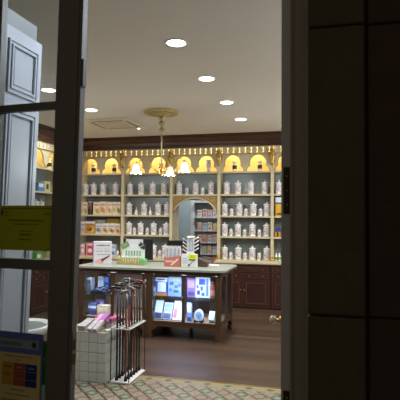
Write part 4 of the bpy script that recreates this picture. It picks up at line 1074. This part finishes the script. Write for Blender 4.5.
B().box(-.0, w*.5, -.004, -.0005, hb*.62, hb*.995).build('lime_tag', M('lime_card', (206, 226, 30), .5), t)
for q_ in range(2): B().box(w*.08, w*(.4-.06*q_), -.0052, -.0042, hb*(.76+.09*q_), hb*(.79+.09*q_)).build('small_print', C((120, 140, 30)), t)
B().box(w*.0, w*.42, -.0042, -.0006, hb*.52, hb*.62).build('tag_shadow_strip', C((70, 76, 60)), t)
B().tube([(0, -.002, hb*.16), (w*.34, -.002, hb*.52)], .004, 6).build('brush_print', C((50, 52, 60)), t)
B().ball((w*.01, -.003, hb*.16), .013, 1.2, .4, 1, 10).build('brush_head_print', C((30, 32, 38)), t)
for i in range(3): B().box(-w*.42, -w*.1, -.0016, -.0002, hb*(.3+.16*i), hb*(.36+.16*i)).build('text_line', C((160, 166, 180)), t)
# brown wedge box and papers
Y = 6.5; xa, xb = xat(196.6, Y, 260), xat(206.8, Y, 260)
t = thing('brown_box', 'dark brown wedge-shaped box between toothbrush tower and papers', 'box', (xa, Y, ZK+.001))
B().prism([(0.004, 0), (xb-xa, 0), (xb-xa, .06), (.004, .125)], 0, .12).build('body', M('brown_card', (74, 58, 46), .6), t)
B().box(.01, xb-xa-.01, -.002, -.0002, .012, .03).build('label_strip', M('brown_card_2', (96, 78, 62), .6), t)
p = onZ(208.5, 265.6, ZK)
for i, (dx, dy, a, lb) in enumerate(((0, 0, .05, 'lowest white sheet lying near the counter end'), (.012, .012, -.06, 'middle white sheet lying near the counter end'), (.03, -.008, .1, 'topmost white sheet lying near the counter end'))):
    t = thing('paper_sheet', lb, 'paper', (p.x+dx, p.y+.02+dy, ZK+.0012+i*.0022), a, 'papers on the countertop')
    B().box(-.12, .12, -.085, .085, 0, .001).build('sheet', m_card, t); B().box(-.08, .05, -.05, -.045, .0011, .0014).build('text_line', C((140, 144, 156)), t)

# ------------------------------------------------------------------ white tiled plinth with boxes
cr = onZ(105.6, 383.6, 0); n_ = .094
PXR, PY0 = cr.x, cr.y; PH = .472; PWD = n_*5; PDP = n_*4
t = thing('tiled_plinth', 'white tiled block standing on the patterned floor beside the stick rack', 'plinth', (PXR, PY0, 0))
B().box(-PWD+.004, -.004, .004, PDP-.004, 0, PH-.004).build('core', M('grout', (140, 140, 134), .8), t)
def tile_face(name, face):
    b = B()
    for i in range(5 if face != 'side' else 4):
        for r in range(5):
            z0, z1 = r*n_+.003, (r+1)*n_-.002
            if face == 'front': b.box(-PWD+i*n_+.0025, -PWD+(i+1)*n_-.0025, 0, .01, z0, z1, .004)
            else: b.box(-.01, 0, i*n_+.0025+(.011 if i == 0 else 0), (i+1)*n_-.0025, z0, z1, .004)
    return b.build(name, m_tilew, t)
tile_face('tiled_front', 'front'); tile_face('tiled_side', 'side')
B().box(-PWD, 0, 0.0, PDP, PH-.0035, PH+.004).build('top_slab', M('plinth_top', (150, 146, 134), .5), t)
ZP = PH+.004
def slantbox(lb, px0, px1, pyb, Y, w, hgt, ln, pitch, yaw, ca, cb, split=.5, cat='box'):
    x = xat((px0+px1)/2, Y, 325)
    t = thing('toothpaste_box', lb, cat, (x, Y, ZP+.002), yaw, 'boxes on the tiled plinth'); t.rotation_euler = (pitch, 0, yaw)
    B().box(-w/2, w/2, 0, ln, 0, hgt, .002).build('carton', C(ca), t)
    B().box(-w/2-.0005, w/2+.0005, ln*split, ln+.0005, -.0005+.001, hgt+.0006).build('coloured_end', C(cb), t)
    B().box(-w*.3, w*.3, ln*.1, ln*(split-.12), hgt+.0002, hgt+.0008).build('printed_panel', C(tuple(int(v*.86) for v in ca)), t)
    return t
slantbox('white carton with pink end leaning on the tiled plinth, left of the purple one', 87.4, 92, 333, PY0+.02, .046, .036, .25, .42, -.16, (178, 178, 186), (214, 130, 200), .52)
slantbox('white carton with purple end leaning on the tiled plinth', 92.4, 98, 333, PY0+.02, .046, .036, .26, .46, -.16, (182, 182, 190), (150, 80, 170), .55)
x0, x1 = xat(77.5, PY0+.06, 325), xat(85.6, PY0+.06, 325)
slantbox('wide silver-white carton on the tiled plinth beside the door stile', 77.5, 85.5, 332, PY0+.03, .085, .05, .2, .2, -.06, (160, 162, 170), (130, 132, 142), .7)
x0 = PXR-.215
for i in range(2):
    tt = pack('support_box', ('lower pink box lying behind the slanted cartons', 'upper pink box lying behind the slanted cartons')[i], 'box', 'boxes on the tiled plinth', PXR-.30, PXR-.09, ZP+.001+.032*i, .031, PY0+.255, .1, (206, 140, 160), ((.0, .5, .1, .9, (226, 214, 218), 'printed_panel'),))
for i, (h, c1, lb) in enumerate(((.07, (214, 214, 216), 'white box standing beside the stick rack with grey print'), )):
    tt = pack('ointment_box', lb, 'box', 'boxes on the tiled plinth', PXR-.082, PXR-.02, ZP, h, PY0+.17, .12, c1, ((.1, .9, .3, .7, (186, 190, 194), 'printed_panel'), (.1, .9, .8, .95, (200, 160, 180), 'title_band')))
tt = pack('ointment_box', 'magenta and white box lying on top of the grey print box', 'box', 'boxes on the tiled plinth', PXR-.086, PXR-.014, ZP+.0715, .036, PY0+.16, .16, (176, 70, 130), ((.0, .5, .1, .9, (226, 200, 216), 'printed_panel'), (.55, .9, .2, .8, (120, 60, 130), 'purple_panel')), rz=-.1)
tt = pack('ointment_box', 'small green and white packet at the plinth corner', 'box', 'boxes on the tiled plinth', PXR-.052, PXR-.006, ZP, .02, PY0+.05, .08, (214, 222, 206), ((.1, .6, .1, .9, (110, 160, 60), 'green_panel'),), rz=-.3)

# ------------------------------------------------------------------ walking stick rack
ra, rb, rcn = onZ(110.5, 382.5, 0), onZ(129, 385, 0), onZ(144.3, 371.3, 0)
RX0, RX1, RY0, RY1 = PXR+.03, rb.x, rb.y, rcn.y
ZM = onY(127.4, 329, RY0).z; ZTOP = onY(144, 279, RY1).z
t = thing('stick_rack', 'white two-tier rack with black rods holding walking sticks', 'rack', (RX0, RY0, 0)); w = RX1-RX0; D = RY1-RY0
NR = 6; cell = (D-.03)/NR
B().box(0, w, 0, D, .004, .018, .003).build('base_tray', m_wmetal, t)
b = B()
for x in (0, w/2-.006, w-.012): b.box(x, x+.012, 0, D, ZM-.012, ZM)
for i in range(NR+1): b.box(.012, w-.012, i*(D-.012)/NR, i*(D-.012)/NR+.012, ZM-.011, ZM-.001)
b.build('slotted_shelf', m_wmetal, t)
for x, y in ((.006, .006), (w-.006, .006), (.006, D-.006), (w-.006, D-.006)):
    B().tube([(x, y, 0), (x, y, ZTOP-.05 if y > .1 else ZM)], .005, 8).build('rod', m_blk, t)
B().tube([(w-.006, D-.006, ZTOP-.05), (w-.006, D-.006, ZTOP)], .007, 8).build('rod_cap', m_steel, t)
m_steel2 = M('dull_steel', (120, 120, 126), .4, .9, var=.06)
m_cane = wood('cane_brown', (96, 58, 34), (130, 84, 50), .35, (20, 20, 1), 4)
m_red = wood('cane_red', (92, 38, 26), (118, 52, 34), .3, (20, 20, 1), 4)
def stick(col_, row_, label, style, mat, top, rz=0.0):
    x = RX0+(.012+(w/2-.018)/2 if col_ == 0 else w/2+.006+(w/2-.018)/2); cellY = (D-.012)/NR
    y = RY0+.006+cellY*(row_+.5)
    z0 = .019
    t = thing('walking_stick', label, 'walking stick', (x, y, z0), rz, 'walking sticks in the rack')
    B().tube([(0,0,.03), (0,0,top-z0)], .0095 if style != 'crutch' else .011, 10).build('shaft', mat, t)
    B().lathe([(0, 0), (.016, 0), (.017, .01), (.012, .04), (.0105, .045), (0, .045)], n=12).build('rubber_tip', m_rub, t)
    zt_ = top-z0
    if style == 'crook':
        B().tube([(-.045+.045*math.cos(a), 0, zt_+.045*math.sin(a)+.0) for a in [PI*i/14 for i in range(15)]]+[(-.09, 0, zt_-.02)], .0105, 10).build('crook_handle', mat, t)
        B().lathe([(.0115, 0), (.0115, .02)], (0,0,zt_-.12), 12).build('collar', m_brass, t)
    elif style == 'tee':
        B().tube([(-.085, 0, zt_-.004), (-.05, 0, zt_+.012), (0, 0, zt_+.01), (.028, 0, zt_+.002)], .013, 10, .011).build('handle', m_blk, t)
        B().lathe([(.0125, 0), (.0125, .03)], (0,0,zt_-.04), 12).build('collar', m_steel2, t)
    elif style == 'silver':
        B().tube([(-.06, 0, zt_-.02), (-.045, 0, zt_+.008), (0, 0, zt_+.012), (.02, 0, zt_+.004)], .014, 10, .012).build('handle', m_steel2, t)
        B().lathe([(.0125, 0), (.0125, .14)], (0,0,zt_-.16), 12).build('silver_sleeve', m_steel2, t)
    elif style == 'derby':
        B().tube([(-.075, 0, zt_+.002), (-.05, 0, zt_+.016), (-.01, 0, zt_+.012), (.025, 0, zt_+.014), (.032, 0, zt_+.02)], .0135, 10, .012).build('handle', m_blk, t)
        B().lathe([(.011, 0), (.011, .012)], (0,0,zt_-.5), 12).build('height_ring', m_steel2, t)
    elif style == 'crutch':
        B().tube([(-.10, 0, zt_-.23), (0.012, 0, zt_-.22)], .014, 10).build('hand_grip', m_blk, t)
        B().ring([(-.045, zt_-.02), (.045, zt_-.02), (.045, zt_+.06), (-.045, zt_+.06)], [(-.036, zt_-.012), (.036, zt_-.012), (.036, zt_+.052), (-.036, zt_+.052)], -.018, .018).build('arm_cuff', m_blk, t)
m_purple = M('purple_metal', (48, 32, 74), .3, .4)
zt = lambda py, Y: onY(125, py, Y).z
S = [(0, 0, 'purple metal stick with black handle at the front of the rack', 'tee', m_purple, .905, .15),
     (1, 0, 'brown wooden stick with silver sleeve at the front corner of the rack', 'silver', m_cane, .875, .9),
     (0, 1, 'black stick with flat derby handle, second row of the rack beside the plinth', 'derby', m_blk, .915, -.1),
     (1, 1, 'plain brown stick with silver handle, second row near the front corner', 'silver', m_red, .90, 2.7),
     (0, 2, 'slim black stick with black handle in the middle of the rack', 'tee', m_blk, .925, .1),
     (1, 2, 'black stick with black handle, third on the open side of the rack', 'tee', m_blk, .90, 3.0),
     (0, 3, 'black adjustable stick, fourth beside the plinth', 'derby', m_blk, .93, .2),
     (1, 3, 'wooden stick with reddish crook handle, fourth on the open side of the rack', 'crook', m_red, .915, 3.3),
     (0, 4, 'steel stick with bright curved handle standing tallest beside the crook', 'silver', m_steel, .955, .2),
     (1, 4, 'black stick with derby handle, fifth on the open side of the rack', 'derby', m_blk, .91, 3.2),
     (0, 5, 'black stick with derby handle at the rear of the rack, cabinet side', 'derby', m_blk, .925, .1),
     (1, 5, 'black stick with straight handle at the rear corner of the rack', 'tee', m_blk, .92, 2.9)]
for s_ in S: stick(*s_)

# ------------------------------------------------------------------ white basin glimpsed through the glazed leaf
bx, by = -2.42, 3.48
t = thing('white_basin', 'white oval basin on a pedestal seen through the door glass', 'basin', (bx, by, 0))
B().lathe([(.0, .0), (.17, 0), (.17, .02), (.15, .04), (.15, .56), (.165, .60), (0, .60)], n=28, sy=1.1).build('pedestal', M('pedestal_white', (150, 154, 158), .4), t)
B().lathe([(.10, .602), (.18, .62), (.225, .67), (.24, .705), (.232, .715), (.215, .712), (.20, .695), (.12, .672), (0, .668)], n=32, sy=1.1, cap=True).build('bowl', m_porc, t)
B().lathe([(0, .670), (.12, .6745), (.196, .6965), (.19, .70), (.10, .682), (0, .678)], n=28, sy=1.1).build('liner', M('liner_grey', (92, 98, 100), .5), t)

# ------------------------------------------------------------------ extra light
# unseen point lights added near the side walls to lift the room's brightness
for x, y, p in ((1.25, 4.2, 34), (1.25, 7.0, 84), (-4.6, 4.6, 32)): point('side_fill', (x, y, 2.35), p, (.93, .96, 1), .12)
# cool light added out of frame to brighten the white inner leaf
area('doorway_fill', (-.45, 2.75, 2.95), (math.radians(-25), math.radians(62), 0), .5, 7.5, (.84, .91, 1), size_y=.3, spread=math.radians(90))

# ------------------------------------------------------------------ world, camera, view
wd = bpy.data.worlds.new('night'); SC.world = wd; wd.use_nodes = True
bg = wd.node_tree.nodes['Background']; bg.inputs[0].default_value = lin((255, 240, 220)); bg.inputs[1].default_value = .15
cam = bpy.data.cameras.new('camera'); co = bpy.data.objects.new('camera', cam); COL.objects.link(co)
cam.sensor_width = 36; cam.lens = F/400*36; cam.clip_start = .05; cam.clip_end = 60
R3 = Matrix((AR, -AD, -AF)).transposed()
co.matrix_world = Matrix.Translation((0, 0, H)) @ R3.to_4x4()
cam.dof.use_dof = True; cam.dof.focus_distance = 7.5; cam.dof.aperture_fstop = 7.0
SC.camera = co
SC.view_settings.view_transform = 'Standard'; SC.view_settings.look = 'None'; SC.view_settings.exposure = 0
